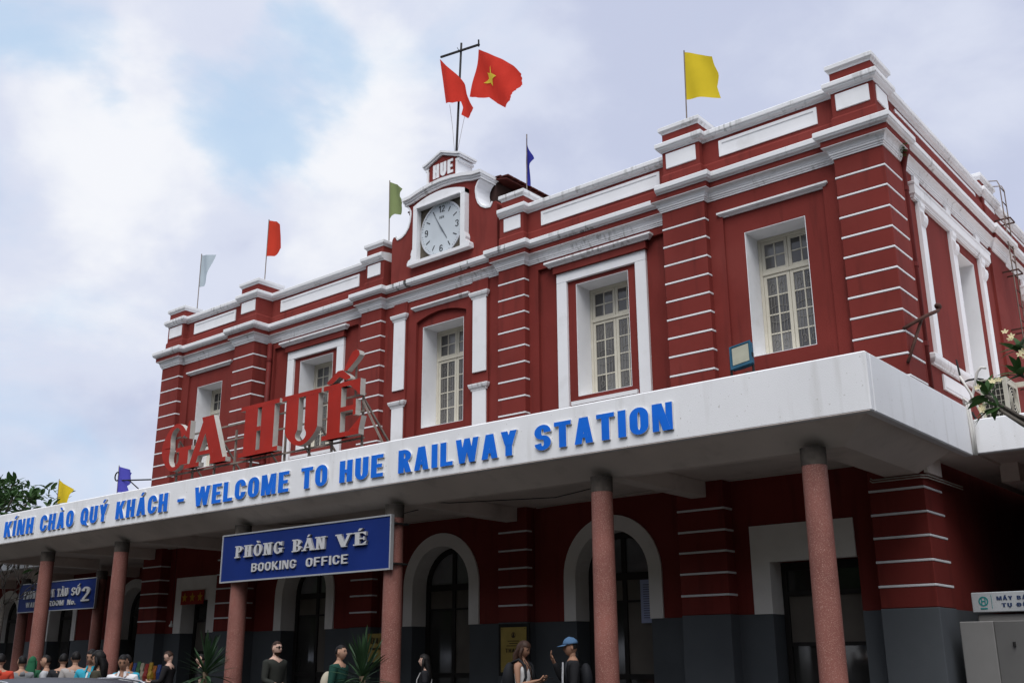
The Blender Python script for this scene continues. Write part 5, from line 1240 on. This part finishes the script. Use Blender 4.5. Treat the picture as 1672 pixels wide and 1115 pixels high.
def grow(p, d, L_, k):
    q = Vector(p)+Vector(d)*L_; bare.append([p, (Vector(p)+q)/2+Vector((r_.uniform(-.06, .06), 0, r_.uniform(-.05, .05))), q])
    if k:
        for s in (-1, 1):
            dd = (Vector(d)+Vector((s*r_.uniform(.3, .8), r_.uniform(-.35, .35), r_.uniform(-.15, .45)))).normalized(); grow(q, dd, L_*r_.uniform(.66, .86), k-1)
for d in ((.85, 0, .5), (.97, .15, .22), (.55, -.3, .75), (-.5, .1, .7), (.8, .4, .4)): grow(Vector((-34.9, 0, 3.35)), Vector(d).normalized(), .66, 4)
B_ = frangipani('bare branching grey tree under the far canopy corner', (-34.9, 0, 0), [], [(-35.1, 0, 0), (-35.0, 0, 1.5), (-34.9, 0, 3.4)], .9, 0, 4, bare=bare)

# ------------------------------------------------------------------ people
SKINS = [mat('light brown skin', (.40, .235, .165), .55, .06, 6), mat('pale skin', (.52, .34, .27), .55, .05, 6), mat('tanned skin', (.30, .165, .11), .55, .06, 6)]
HAIRB = mat('black hair', (.010, .009, .009), .5, .3, 30); HAIRN = mat('dark brown hair', (.038, .020, .014), .5, .3, 30)
EYE_ = mat('dark eye', (.012, .010, .010), .3); LIP = mat('lip', (.30, .11, .09), .5)
def fabric(n, c): return mat(n, c, .85, .12, 7, bump=.06, bscale=50, spec=.2)
def skin_obj(name, verts, edges, radii, material, parent, levels=1):
    me = bpy.data.meshes.new(name); me.from_pydata([tuple(v) for v in verts], edges, []); me.materials.append(material)
    o = bpy.data.objects.new(name, me); scene.collection.objects.link(o); o.parent = parent
    md = o.modifiers.new('skin', 'SKIN'); md.use_smooth_shade = True
    for i, r in enumerate(radii): me.skin_vertices[0].data[i].radius = r if isinstance(r, tuple) else (r, r)
    for i in range(len(verts)): me.skin_vertices[0].data[i].use_root = (i == 0)
    s = o.modifiers.new('sub', 'SUBSURF'); s.levels = levels; s.render_levels = levels
    return o
def head_mesh(mb, c, yaw, pitch, mi=0, off=0.0, hair=None):
    """a head with brow, nose, chin and ears; with hair=function it makes only the hair shell"""
    Rm = Matrix.Rotation(yaw, 3, 'Z') @ Matrix.Rotation(pitch, 3, 'X')
    seg, rings = 24, 18; vs = []; keep = []
    for i in range(rings+1):
        th = math.pi*i/rings
        for k in range(seg):
            ph = 2*math.pi*k/seg; n = Vector((math.sin(th)*math.sin(ph), -math.sin(th)*math.cos(ph), math.cos(th)))
            p = Vector((n.x*.074, n.y*.094, n.z*.116))
            if n.z < 0:
                f = 1-.28*(-n.z)**1.3; p.x *= f; p.y = p.y*(1-.10*(-n.z)) - .012*(-n.z)
            fr = max(0, -n.y)
            if hair is None and fr > .5:
                ax = abs(p.x)
                p.y -= .022*math.exp(-(p.x/.013)**2-((p.z+.012)/.026)**2)            # nose
                p.y += .010*math.exp(-((ax-.032)/.016)**2-((p.z-.018)/.014)**2)        # eye sockets
                p.y -= .004*math.exp(-((p.z-.040)/.012)**2)                            # brow
                p.y -= .006*math.exp(-(p.x/.022)**2-((p.z+.060)/.010)**2)              # mouth
                p.y -= .008*math.exp(-(p.x/.02)**2-((p.z+.095)/.016)**2)               # chin
            p += n*(off*(1+.45*noise.noise(p*38+Vector((c[2], len(mb.v), 0)))) if hair is not None else off); vs.append(Vector(c)+Rm @ p); keep.append(True if hair is None else hair(n))
    fs = []
    for i in range(rings):
        for k in range(seg):
            q = (i*seg+k, i*seg+(k+1) % seg, (i+1)*seg+(k+1) % seg, (i+1)*seg+k)
            if all(keep[j] for j in q): fs.append(q)
    mb.add(vs, fs, mi)
    if hair is None:
        for s in (-1, 1): mb.ell(Vector(c)+Rm @ Vector((s*.074, .008, -.005)), (.010, .020, .031), 8, 6, mi, Rm)
    return Rm
def hand_chain(w, d, n, V, E, Rr, base, curl=.5, thumb=1):
    """palm and five unequal fingers from wrist w along d; n is the palm normal the fingers curl towards"""
    d = d.normalized(); n = (n-d*n.dot(d)).normalized(); s = d.cross(n)
    def addv(p, r, pa): V.append(p); Rr.append(r); E.append((pa, len(V)-1)); return len(V)-1
    pm = addv(w+d*.045, (.030, .016), base); pk = addv(w+d*.085, (.034, .014), pm)
    for k, (off, ln) in enumerate(((-.030, .070), (-.010, .080), (.010, .075), (.029, .058))):
        a = addv(w+d*.092+s*off*thumb, .0095, pk); f1 = d*math.cos(curl)+n*math.sin(curl); f2 = d*math.cos(curl*2.1)+n*math.sin(curl*2.1)
        b = addv(V[a]+f1*ln*.55, .0085, a); addv(V[b]+f2*ln*.5, .0072, b)
    t0 = addv(w+d*.04-s*.030*thumb+n*.008, .012, pm); t1 = addv(V[t0]+(d*.75-s*.5*thumb+n*.3)*.035, .0098, t0); addv(V[t1]+(d*.85-s*.1*thumb+n*.4)*.03, .0085, t1)
PG = 'people waiting under the canopy'
def person(x, y, face, top, label, skin=0, hair='short', hmat=None, shirt=('w', (.6, .6, .6)), sleeve='short', trousers=('dark trousers', (.03, .03, .035)), arms=('down', 'down'), pitch=0.0, hyaw=0.0, seat=None, build=1.0, female=False, zfloor=.196):
    """face: heading in degrees, 0 looks towards -y (out of the veranda), positive turns to the person's left"""
    H = (top-zfloor)/1.715 if seat is None else .97
    z0 = zfloor if seat is None else seat-.87*H
    P_ = thing('person', (x, y, z0), label, 'person', PG, R(face))
    P_.scale = (H, H, H)
    V = []; E = []; Rr = []
    def add(p, r, pa=None):
        V.append(Vector(p)); Rr.append(r)
        if pa is not None: E.append((pa, len(V)-1))
        return len(V)-1
    sh = .165 if female else .185; b = build
    pel = add((0, 0, .93), (.135*b, .10*b)); wai = add((0, 0, 1.08), ((.105 if female else .12)*b, .088*b), pel); che = add((0, -.005, 1.25), (.135*b, .10*b), wai); uch = add((0, .005, 1.38), (.115*b, .080*b), che); nk = add((0, .01, 1.465), (.050, .050), uch); nk2 = add((0, -.004, 1.53), (.046, .048), nk)
    AR = {'down': ((.05, .02, -.29), (.02, -.05, -.26)), 'phone': ((.05, -.04, -.27), (-.10, -.22, .06)), 'face': ((.05, -.12, -.22), (-.09, -.13, .26)), 'lap': ((.06, -.06, -.26), (-.10, -.24, .0)), 'front': ((.05, -.02, -.28), (-.06, -.20, -.05))}
    arm_idx = []
    for sgn, key in ((-1, arms[0]), (1, arms[1])):
        e, w = AR[key]; S = Vector((sgn*sh, .01, 1.375)); El = S+Vector((sgn*e[0], e[1], e[2])); Wr = El+Vector((sgn*w[0], w[1], w[2]))
        s_ = add(S, .058*b, uch); mid = add(S.lerp(El, .5), .046*b, s_); el = add(El, .038*b, mid); mf = add(El.lerp(Wr, .45), .036*b, el); wr = add(Wr, .024, mf)
        d = (Wr-El).normalized(); n = Vector((-sgn*.9, .2, .1)) if key == 'down' else (Vector((-sgn*.5, .2, .8)) if key in ('phone', 'lap') else (Vector((-sgn*.5, -.2, .4)) if key == 'front' else Vector((-sgn*.3, .9, .2))))
        hand_chain(Wr, d, n, V, E, Rr, wr, .55 if key in ('phone', 'lap', 'front') else .3, -sgn)
        arm_idx.append((s_, mid, el, mf, wr))
    leg_idx = []
    for sgn in (-1, 1):
        if seat is None: hp, kn, an, to = (sgn*.085, 0, .86), (sgn*.095, -.01, .48), (sgn*.10, .02, .09), (sgn*.115, -.13, .045)
        else: hp, kn, an, to = (sgn*.10, -.02, .87), (sgn*.17, -.42, .90), (sgn*.16, -.40, .46), (sgn*.17, -.54, .42)
        h_ = add(hp, .092*b, pel); k_ = add(kn, .060*b, h_); c_k = add(Vector(kn).lerp(Vector(an), .35), .056*b, k_); a_ = add(an, .040, c_k); t_ = add(to, (.042, .03), a_); leg_idx.append((h_, k_, c_k, a_))
    # body: one mesh, skinned skeleton with the head set on the neck
    body = skin_obj('body', V, E, Rr, SKINS[skin], P_)
    hb = MB(); hc = Vector((0, -.016, 1.605)); Rm = head_mesh(hb, hc, R(hyaw), pitch)
    hb.tube([(0, .008, 1.44), (0, .004, 1.50), hc+Rm @ Vector((0, .012, -.055))], .046, 14)
    me = bpy.data.meshes.new('head'); me.from_pydata([tuple(v) for v in hb.v], [], hb.f); me.materials.append(SKINS[skin]); me.polygons.foreach_set('use_smooth', [True]*len(me.polygons))
    ho = bpy.data.objects.new('head', me); scene.collection.objects.link(ho); ho.parent = P_
    def local(mb, name, m_, smooth=True):
        me = bpy.data.meshes.new(name); me.from_pydata([tuple(v) for v in mb.v], [], mb.f); me.materials.append(m_); me.polygons.foreach_set('use_smooth', [smooth]*len(me.polygons))
        o = bpy.data.objects.new(name, me); scene.collection.objects.link(o); o.parent = P_; return o
    for s in (-1, 1):
        m = MB(); m.ell(hc+Rm @ Vector((s*.031, -.079, .018)), (.013, .008, .0065), 10, 6, 0, Rm); local(m, 'eye', EYE_)
        m = MB(); m.ell(hc+Rm @ Vector((s*.031, -.086, .040)), (.019, .006, .0045), 10, 6, 0, Rm); local(m, 'eyebrow', hmat or HAIRB)
    m = MB(); m.ell(hc+Rm @ Vector((0, -.083, -.056)), (.021, .008, .007), 10, 6, 0, Rm); local(m, 'mouth', LIP)
    hm = hmat or HAIRB; m = MB()
    if hair == 'short': head_mesh(m, hc, R(hyaw), pitch, 0, .009, lambda n: n.z > .50+.08*math.sin(9*n.x) or (n.y > -.05+.1*math.sin(7*n.z) and n.z > -.32))
    else:
        head_mesh(m, hc, R(hyaw), pitch, 0, .018, lambda n: n.z > .45 or (n.y > -.30 and n.z > -.8))
        prof_ = []
        pts = [hc+Rm @ Vector((0, .03, .02)), hc+Rm @ Vector((0, .06, -.10)), Vector((0, .085, 1.40)), Vector((0, .095, 1.28)), Vector((0, .09, 1.18))]
        ws = [(.085, .075), (.10, .065), (.12, .045), (.10, .035), (.05, .02)]; vs = []
        for p, (a, b2) in zip(pts, ws): vs += [p+Vector((a*math.cos(t*.524), b2*math.sin(t*.524), 0)) for t in range(12)]
        m.add(vs, [(i*12+k, i*12+(k+1) % 12, (i+1)*12+(k+1) % 12, (i+1)*12+k) for i in range(4) for k in range(12)]+[tuple(range(48, 60))])
        for s in (-1, 1): m.tube([hc+Rm @ Vector((s*.078, -.01, .03)), hc+Rm @ Vector((s*.088, -.015, -.08)), Vector((s*.085, -.05, 1.40)), Vector((s*.07, -.08, 1.30))], .030, 8, r1=.012)
    local(m, 'hair', hm)
    # shirt
    sv = [V[i].copy() for i in (pel, wai, che, uch)]; sr = [(r[0]+.022, r[1]+.022) for r in (Rr[pel], Rr[wai], Rr[che], Rr[uch])]; se = [(0, 1), (1, 2), (2, 3)]
    sv.append(V[nk]+Vector((0, 0, -.03))); sr.append((.062, .060)); se.append((3, 4))
    for (s_, mid, el, mf, wr) in arm_idx:
        ids = [s_, mid] if sleeve == 'short' else ([s_] if sleeve == 'none' else [s_, mid, el, mf, wr])
        pa = 3
        for q in ids:
            sv.append(V[q].copy()); r0_ = Rr[q] if not isinstance(Rr[q], tuple) else Rr[q][0]; sr.append((r0_+(.014 if sleeve != 'none' else -.006),)*2); se.append((pa, len(sv)-1)); pa = len(sv)-1
        if sleeve == 'short': sv.append(V[mid].lerp(V[el], .35)); sr.append((.060, .060)); se.append((pa, len(sv)-1))
    mc = MB(); mc.tube([(0, .012, 1.36), (0, .012, 1.42), (0, .010, 1.452)], .098, 16, r1=.060); xf(mc, Matrix.Diagonal((1.15, .92, 1, 1))); local(mc, 'neckline', fabric(*shirt))
    skin_obj('shirt' if sleeve != 'long' else 'jacket', sv, se, sr, fabric(*shirt), P_)
    tv = [V[pel]+Vector((0, 0, .02)), V[pel]+Vector((0, 0, .12))]; tr_ = [(Rr[pel][0]+.012, Rr[pel][1]+.012), (Rr[wai][0]+.014, Rr[wai][1]+.014)]; te = [(0, 1)]
    for (h_, k_, c_k, a_) in leg_idx:
        pa = 0
        for q in (h_, k_, c_k, a_): tv.append(V[q].copy()); tr_.append((Rr[q]+.018 if not isinstance(Rr[q], tuple) else .06,)*2); te.append((pa, len(tv)-1)); pa = len(tv)-1
    skin_obj('trousers', tv, te, tr_, fabric(*trousers), P_)
    m = MB()
    for (h_, k_, c_k, a_) in leg_idx: m.ell(V[a_]+Vector((0, -.07, -.055)), (.047, .125, .038), 12, 8)
    local(m, 'shoes', mat('dark shoe', (.03, .028, .026), .6))
    P_['_dummy'] = 0; del P_['_dummy']
    return dict(root=P_, hc=hc, Rm=Rm, V=V, arms=arm_idx, local=local, Rr=Rr)
def collar(p, m_):
    m = MB(); A = []; B = []
    for i in range(15):
        t = R(-152+304*i/14+180-180); q = Vector((math.sin(t+math.pi), 0, 0)); cx_, cy_ = math.sin(t+math.pi), -math.cos(t+math.pi)
        dr = .045*max(0, -cy_)**2
        A.append((cx_*.056, cy_*.056-dr*.2, 1.478-dr*.4)); B.append((cx_*.082, cy_*.080-dr, 1.425-dr*1.3))
    m.add(A+B, [(i, i+1, 16+i, 15+i) for i in range(14)])
    o = p['local'](m, 'collar', m_, False); sd_ = o.modifiers.new('thick', 'SOLIDIFY'); sd_.thickness = .008
def phone(p, pos):
    m = MB(); m.box(pos[0]-.038, pos[0]+.038, pos[1]-.075, pos[1]+.075, pos[2]-.005, pos[2]+.005); return p['local'](m, 'phone', mat('phone', (.02, .02, .022), .2), False)
"""people, from the far end to the near corner"""
p = person(-19.91, -6.38, -95, 1.689, 'person in a grey shirt at the far end, beside the man in red', 0, 'short', None, ('grey shirt', (.20, .21, .22)), zfloor=0.0)
p = person(-19.44, -7.00, -118, 1.722, 'person in a red orange shirt seen from behind at the far end', 0, 'short', None, ('red orange shirt', (.50, .055, .030)), zfloor=0.0)
p = person(-21.22, -5.55, -135, 1.678, 'person in a dark green hooded top beside the first far column', 0, 'long', mat('green hood', (.02, .10, .05), .9), ('dark green top', (.02, .09, .045)), 'long', zfloor=.196)
p = person(-20.28, -5.72, -40, 1.704, 'person in a pale shirt partly hidden by the person in black', 0, 'short', None, ('pale shirt', (.42, .43, .45)), 'long', zfloor=0.0)
p = person(-19.88, -5.60, -125, 1.728, 'person in a black jacket seen from behind beside the far column', 0, 'short', None, ('black jacket', (.018, .019, .022)), 'long', build=1.1, zfloor=0.0)
p = person(-19.12, -5.76, -112, 1.760, 'person in a light grey top seen from behind near the cyan shirt', 0, 'short', None, ('light grey top', (.33, .31, .30)), 'long', build=1.1, zfloor=0.0)
p = person(-16.29, -7.00, 38, 1.773, 'man in a bright cyan polo shirt looking down, facing the road', 0, 'short', None, ('cyan polo shirt', (.035, .33, .46)), 'short', arms=('front', 'front'), pitch=.35, zfloor=0.0); collar(p, fabric('cyan polo shirt', (.035, .33, .46)))
m = MB(); m.box(-.045, .045, -.150, -.140, 1.22, 1.28); p['local'](m, 'badge', mat('white badge', (.7, .7, .7), .5), False)
p = person(-16.87, -6.04, -100, 1.691, 'person in a cyan shirt hidden behind the woman with long black hair', 0, 'short', None, ('cyan polo shirt', (.035, .33, .46)), zfloor=0.0)
p = person(-16.02, -7.02, -48, 1.746, 'woman with long black hair and an olive jacket beside the cyan shirt', 0, 'long', None, ('olive brown jacket', (.055, .050, .035)), 'long', pitch=.3, female=True, zfloor=0.0)
m = MB(); m.tube([(.10, -.13, 1.40), (.13, -.15, 1.25), (.14, -.14, 1.05)], .014, 6); p['local'](m, 'bag_strap', mat('white strap', (.6, .6, .6), .6))
p = person(-15.34, -7.00, 48, 1.683, 'man in a white polo shirt looking down beside the snack stall', 2, 'short', None, ('white polo shirt', (.66, .66, .68)), 'short', arms=('front', 'front'), pitch=.35, zfloor=0.0); collar(p, fabric('white polo shirt', (.66, .66, .68)))
p = person(-19.17, -3.76, -55, 1.816, 'seated man in black looking down at a phone in both hands', 1, 'short', HAIRN, ('black top', (.016, .015, .017)), 'long', arms=('lap', 'lap'), pitch=.55, seat=.96, build=1.08, zfloor=.196)
phone(p, (0, -.40, 1.17))
PLX, PLY = -19.17, -3.67
PL = thing('planter_ledge', (PLX, PLY, .196), 'low concrete planter ledge under the seated man', 'ledge'); m = MB(); m.box(PLX-.45, PLX+.45, PLY-.25, PLY+.35, .196, .86); m.build('block', KERB, PL, bevel=.02); m = MB(); m.box(PLX-.5, PLX+.5, PLY-.3, PLY+.4, .86, .91); m.build('top', TILEFLOOR, PL, bevel=.01)
p = person(-18.59, -3.40, -40, 1.717, 'person with a pale face half hidden behind the first spiky plant', 1, 'short', None, ('black shirt', (.02, .02, .022)), 'short', zfloor=.196)
p = person(-14.47, -4.77, 96, 1.889, 'bearded man in sunglasses and a dark jacket standing below the booking sign', 1, 'short', HAIRN, ('dark olive jacket', (.028, .030, .026)), 'long', build=1.15, arms=('front', 'down'), zfloor=.196)
m = MB(); Rm, hc = p['Rm'], p['hc']
for s in (-1, 1): m.ell(hc+Rm @ Vector((s*.032, -.093, .018)), (.026, .010, .021), 12, 6, 0, Rm)
m.tube([hc+Rm @ Vector((-.07, -.05, .025)), hc+Rm @ Vector((-.04, -.095, .026)), hc+Rm @ Vector((.04, -.095, .026)), hc+Rm @ Vector((.07, -.05, .025))], .005, 6)
p['local'](m, 'sunglasses', mat('sunglass lens', (.01, .01, .01), .45))
m = MB(); head_mesh(m, hc, R(0), 0, 0, .007, lambda n: n.z < -.45 and n.y < .2); p['local'](m, 'beard', HAIRN)
p = person(-12.47, -5.12, 112, 1.806, 'man in a dark green shirt half hidden by the second spiky plant', 0, 'short', None, ('dark green shirt', (.012, .050, .038)), 'long', build=1.1, zfloor=.196)
m = MB(); 
m.ell((.0, .2, 1.1), (.16, .11, .22), 14, 10); p['local'](m, 'backpack', mat('cream bag', (.42, .38, .30), .8))
p = person(-12.45, -3.3, -50, 1.67, 'woman in black with long hair and a patterned bag beside the second spiky plant', 1, 'long', None, ('black tee shirt', (.016, .016, .019)), 'short', female=True, arms=('front', 'down'))
m = MB(); m.tube([(-.15, -.10, 1.39), (-.04, -.155, 1.26), (.10, -.15, 1.08)], .010, 6); m.tube([(-.15, .07, 1.40), (-.02, .13, 1.26), (.12, .12, 1.08)], .010, 6); p['local'](m, 'bag_strap', mat('grey strap', (.3, .3, .3), .7))
m = MB(); m.ell((.20, .06, .98), (.08, .14, .15), 12, 8); p['local'](m, 'bag', mat('patterned bag', (.22, .22, .23), .8, .8, 30))
p = person(-9.52, -4.36, 104, 1.830, 'woman in a white sleeveless top with a black backpack looking at a phone', 2, 'long', HAIRN, ('white sleeveless top', (.66, .66, .66)), 'none', arms=('phone', 'phone'), pitch=.42, female=True, zfloor=.196)
phone(p, (0, -.40, 1.20))
m = MB(); m.ell((0, .20, 1.18), (.16, .11, .25), 16, 12); m.ell((0, .29, 1.08), (.12, .05, .13), 12, 8); p['local'](m, 'backpack', mat('black backpack', (.014, .015, .018), .7))
m = MB()
for s in (-1, 1): m.tube([(s*.11, .12, 1.42), (s*.12, .0, 1.465), (s*.125, -.10, 1.38), (s*.14, -.12, 1.22), (s*.15, -.04, 1.05)], .020, 8)
p['local'](m, 'backpack_strap', MATS['black backpack'])
m = MB(); m.tube([(-.05, -.05, 1.46), (-.07, -.13, 1.36), (-.02, -.16, 1.2), (.05, -.14, 1.3), (.06, -.05, 1.46)], .006, 6); p['local'](m, 'camera_cord', DARK)
p = person(-8.69, -4.32, -46, 1.848, 'man in a blue cap and black jacket raising a hand to his face', 2, 'short', None, ('black zip jacket', (.014, .014, .016)), 'long', arms=('face', 'front'), pitch=.12, build=1.08, zfloor=.196)
Rm, hc = p['Rm'], p['hc']; m = MB(); head_mesh(m, hc, 0, .12, 0, .022, lambda n: n.z > .33)
for k in range(2): pass
bv = []
for i in range(9):
    a = R(-62+124*i/8); bv.append((math.sin(a)*.088, -math.cos(a)*.105, .045)); 
for i in range(9):
    a = R(-62+124*i/8); bv.append((math.sin(a)*.092, -math.cos(a)*.175-.02, .030))
m.add([hc+Rm @ Vector(v) for v in bv], [(i, i+1, 10+i, 9+i) for i in range(8)])
o = p['local'](m, 'cap', fabric('blue cap', (.065, .13, .23))); sd_ = o.modifiers.new('thick', 'SOLIDIFY'); sd_.thickness = .006
m = MB(); m.add([(-.045, -.128, 1.41), (.045, -.128, 1.41), (.06, -.135, 1.2), (.055, -.130, 1.0), (-.055, -.130, 1.0), (-.06, -.135, 1.2)], [(0, 1, 2, 3, 4, 5)]); o = p['local'](m, 'white_shirt_front', fabric('white tee', (.6, .6, .62)), False); sd_ = o.modifiers.new('thick', 'SOLIDIFY'); sd_.thickness = .01
m = MB(); m.tube([(.14, -.09, 1.42), (.16, -.12, 1.3), (.17, -.08, 1.1)], .016, 8); m.ell((0, .19, 1.18), (.15, .09, .22), 14, 10); p['local'](m, 'backpack', MATS['black backpack'])

# ------------------------------------------------------------------ parked dark car at the lower left
CARP = mat('dark blue car paint', (.010, .011, .017), .38, .08, 1, spec=.25); CGL = mat('car glass', (.012, .013, .015), .05, .1, 1, spec=.7); RUB = mat('tyre rubber', (.02, .02, .02), .85); CHR2 = mat('bright trim', (.5, .5, .52), .25, .05, metal=.8); RIM = mat('alloy rim', (.35, .35, .36), .3, .08, metal=.7)
CARX, CARY, CARR = -10.6, -10.6, R(-14)
K = thing('parked_car', (CARX, CARY, -.035), 'dark blue car with bright roof rails in the lower left corner', 'car', None, CARR)
def cbuild(mb, name, m_, smooth=False, bev=0, parent=None):
    me = bpy.data.meshes.new(name); me.from_pydata([tuple(v) for v in mb.v], [], mb.f); me.materials.append(m_)
    bm = bmesh.new(); bm.from_mesh(me); bmesh.ops.remove_doubles(bm, verts=bm.verts, dist=1e-5); bmesh.ops.recalc_face_normals(bm, faces=bm.faces); bm.to_mesh(me); bm.free()
    me.polygons.foreach_set('use_smooth', [smooth]*len(me.polygons))
    o = bpy.data.objects.new(name, me); scene.collection.objects.link(o); o.parent = parent or K
    if bev: b_ = o.modifiers.new('bevel', 'BEVEL'); b_.width = bev; b_.segments = 3; b_.limit_method = 'ANGLE'; b_.angle_limit = R(35)
    return o
def loft(secs, n):
    mb = MB(); vs = [v for s in secs for v in s]; fs = [(i*n+k, i*n+(k+1) % n, (i+1)*n+(k+1) % n, (i+1)*n+k) for i in range(len(secs)-1) for k in range(n)]
    fs += [tuple(range(n)), tuple((len(secs)-1)*n+k for k in range(n-1, -1, -1))]; return mb.add(vs, fs)
bs = []
for x, zl, zh, hw in ((-2.25, .45, .72, .62), (-2.15, .32, .88, .78), (-1.4, .24, .96, .86), (-.6, .22, .98, .88), (.6, .22, .98, .88), (1.5, .24, .97, .87), (2.1, .32, .92, .80), (2.22, .42, .80, .66)):
    bs.append([(x, -hw*.94, zl), (x, -hw, zl+.2), (x, -hw*.985, zh-.12), (x, -hw*.90, zh), (x, hw*.90, zh), (x, hw*.985, zh-.12), (x, hw, zl+.2), (x, hw*.94, zl)])
cbuild(loft(bs, 8), 'body', CARP, True, .02)
gs = []
for x, zl, zh, hw, hw2 in ((-1.45, .95, .97, .78, .74), (-.75, .96, 1.36, .80, .62), (-.35, .97, 1.425, .80, .62), (.4, .97, 1.44, .80, .62), (1.2, .97, 1.40, .80, .60), (1.6, .97, 1.30, .79, .58), (1.95, .93, .97, .74, .66)):
    gs.append([(x, -hw, zl), (x, -hw2, zh), (x, hw2, zh), (x, hw, zl)])
cbuild(loft(gs, 4), 'windows', CGL)
rs = []
for x, z in ((-.78, 1.352), (-.35, 1.432), (0, 1.447), (.4, 1.450), (.8, 1.438), (1.2, 1.412), (1.62, 1.31)):
    rs.append([(x, -.64, z-.02), (x, -.58, z+.006), (x, -.3, z+.026), (x, 0, z+.032), (x, .3, z+.026), (x, .58, z+.006), (x, .64, z-.02), (x, 0, z-.015)])
cbuild(loft(rs, 8), 'roof', CARP, True)
for s in (-1, 1):
    m = MB(); m.tube([(-.55, s*.60, 1.425), (-.4, s*.60, 1.452), (.4, s*.60, 1.468), (1.1, s*.59, 1.448), (1.25, s*.59, 1.42)], .011, 8); cbuild(m, 'roof_rail', CHR2, True)
    m = MB(); m.obox((-1.4, s*.83, .985), (1.75, s*.83, .985), .012, .02); cbuild(m, 'window_trim', CHR2)
    for xa in (-.1, .85): 
        m = MB(); m.obox((xa, s*.805, .98), (xa+.02, s*.63, 1.42), .05, .02); cbuild(m, 'door_pillar', CARP)
    for xw in (-1.35, 1.35):
        m = MB(); wy = s*.80
        m.tube([(xw, wy-s*.10, .32), (xw, wy+s*.08, .32)], .32, 28); W_ = cbuild(m, 'wheel', RUB, False, .03)
        m = MB(); m.tube([(xw, wy+s*.078, .32), (xw, wy+s*.09, .32)], .21, 20); cbuild(m, 'rim', RIM, parent=W_)
    m = MB(); m.ell((2.13, s*.55, .70), (.10, .17, .075), 12, 8); cbuild(m, 'tail_light', mat('red lamp', (.30, .01, .01), .2), True)
    m = MB(); m.ell((-2.14, s*.55, .68), (.10, .18, .08), 12, 8); cbuild(m, 'headlight', mat('headlamp glass', (.6, .6, .62), .1), True)
    m = MB(); m.ell((-.85, s*.96, 1.0), (.07, .10, .065), 12, 8); cbuild(m, 'mirror', CARP, True)
    for xd in (-.25, .75):
        m = MB(); m.box(xd-.1, xd+.1, s*.875, s*.90, .84, .87); cbuild(m, 'door_handle', CHR2)
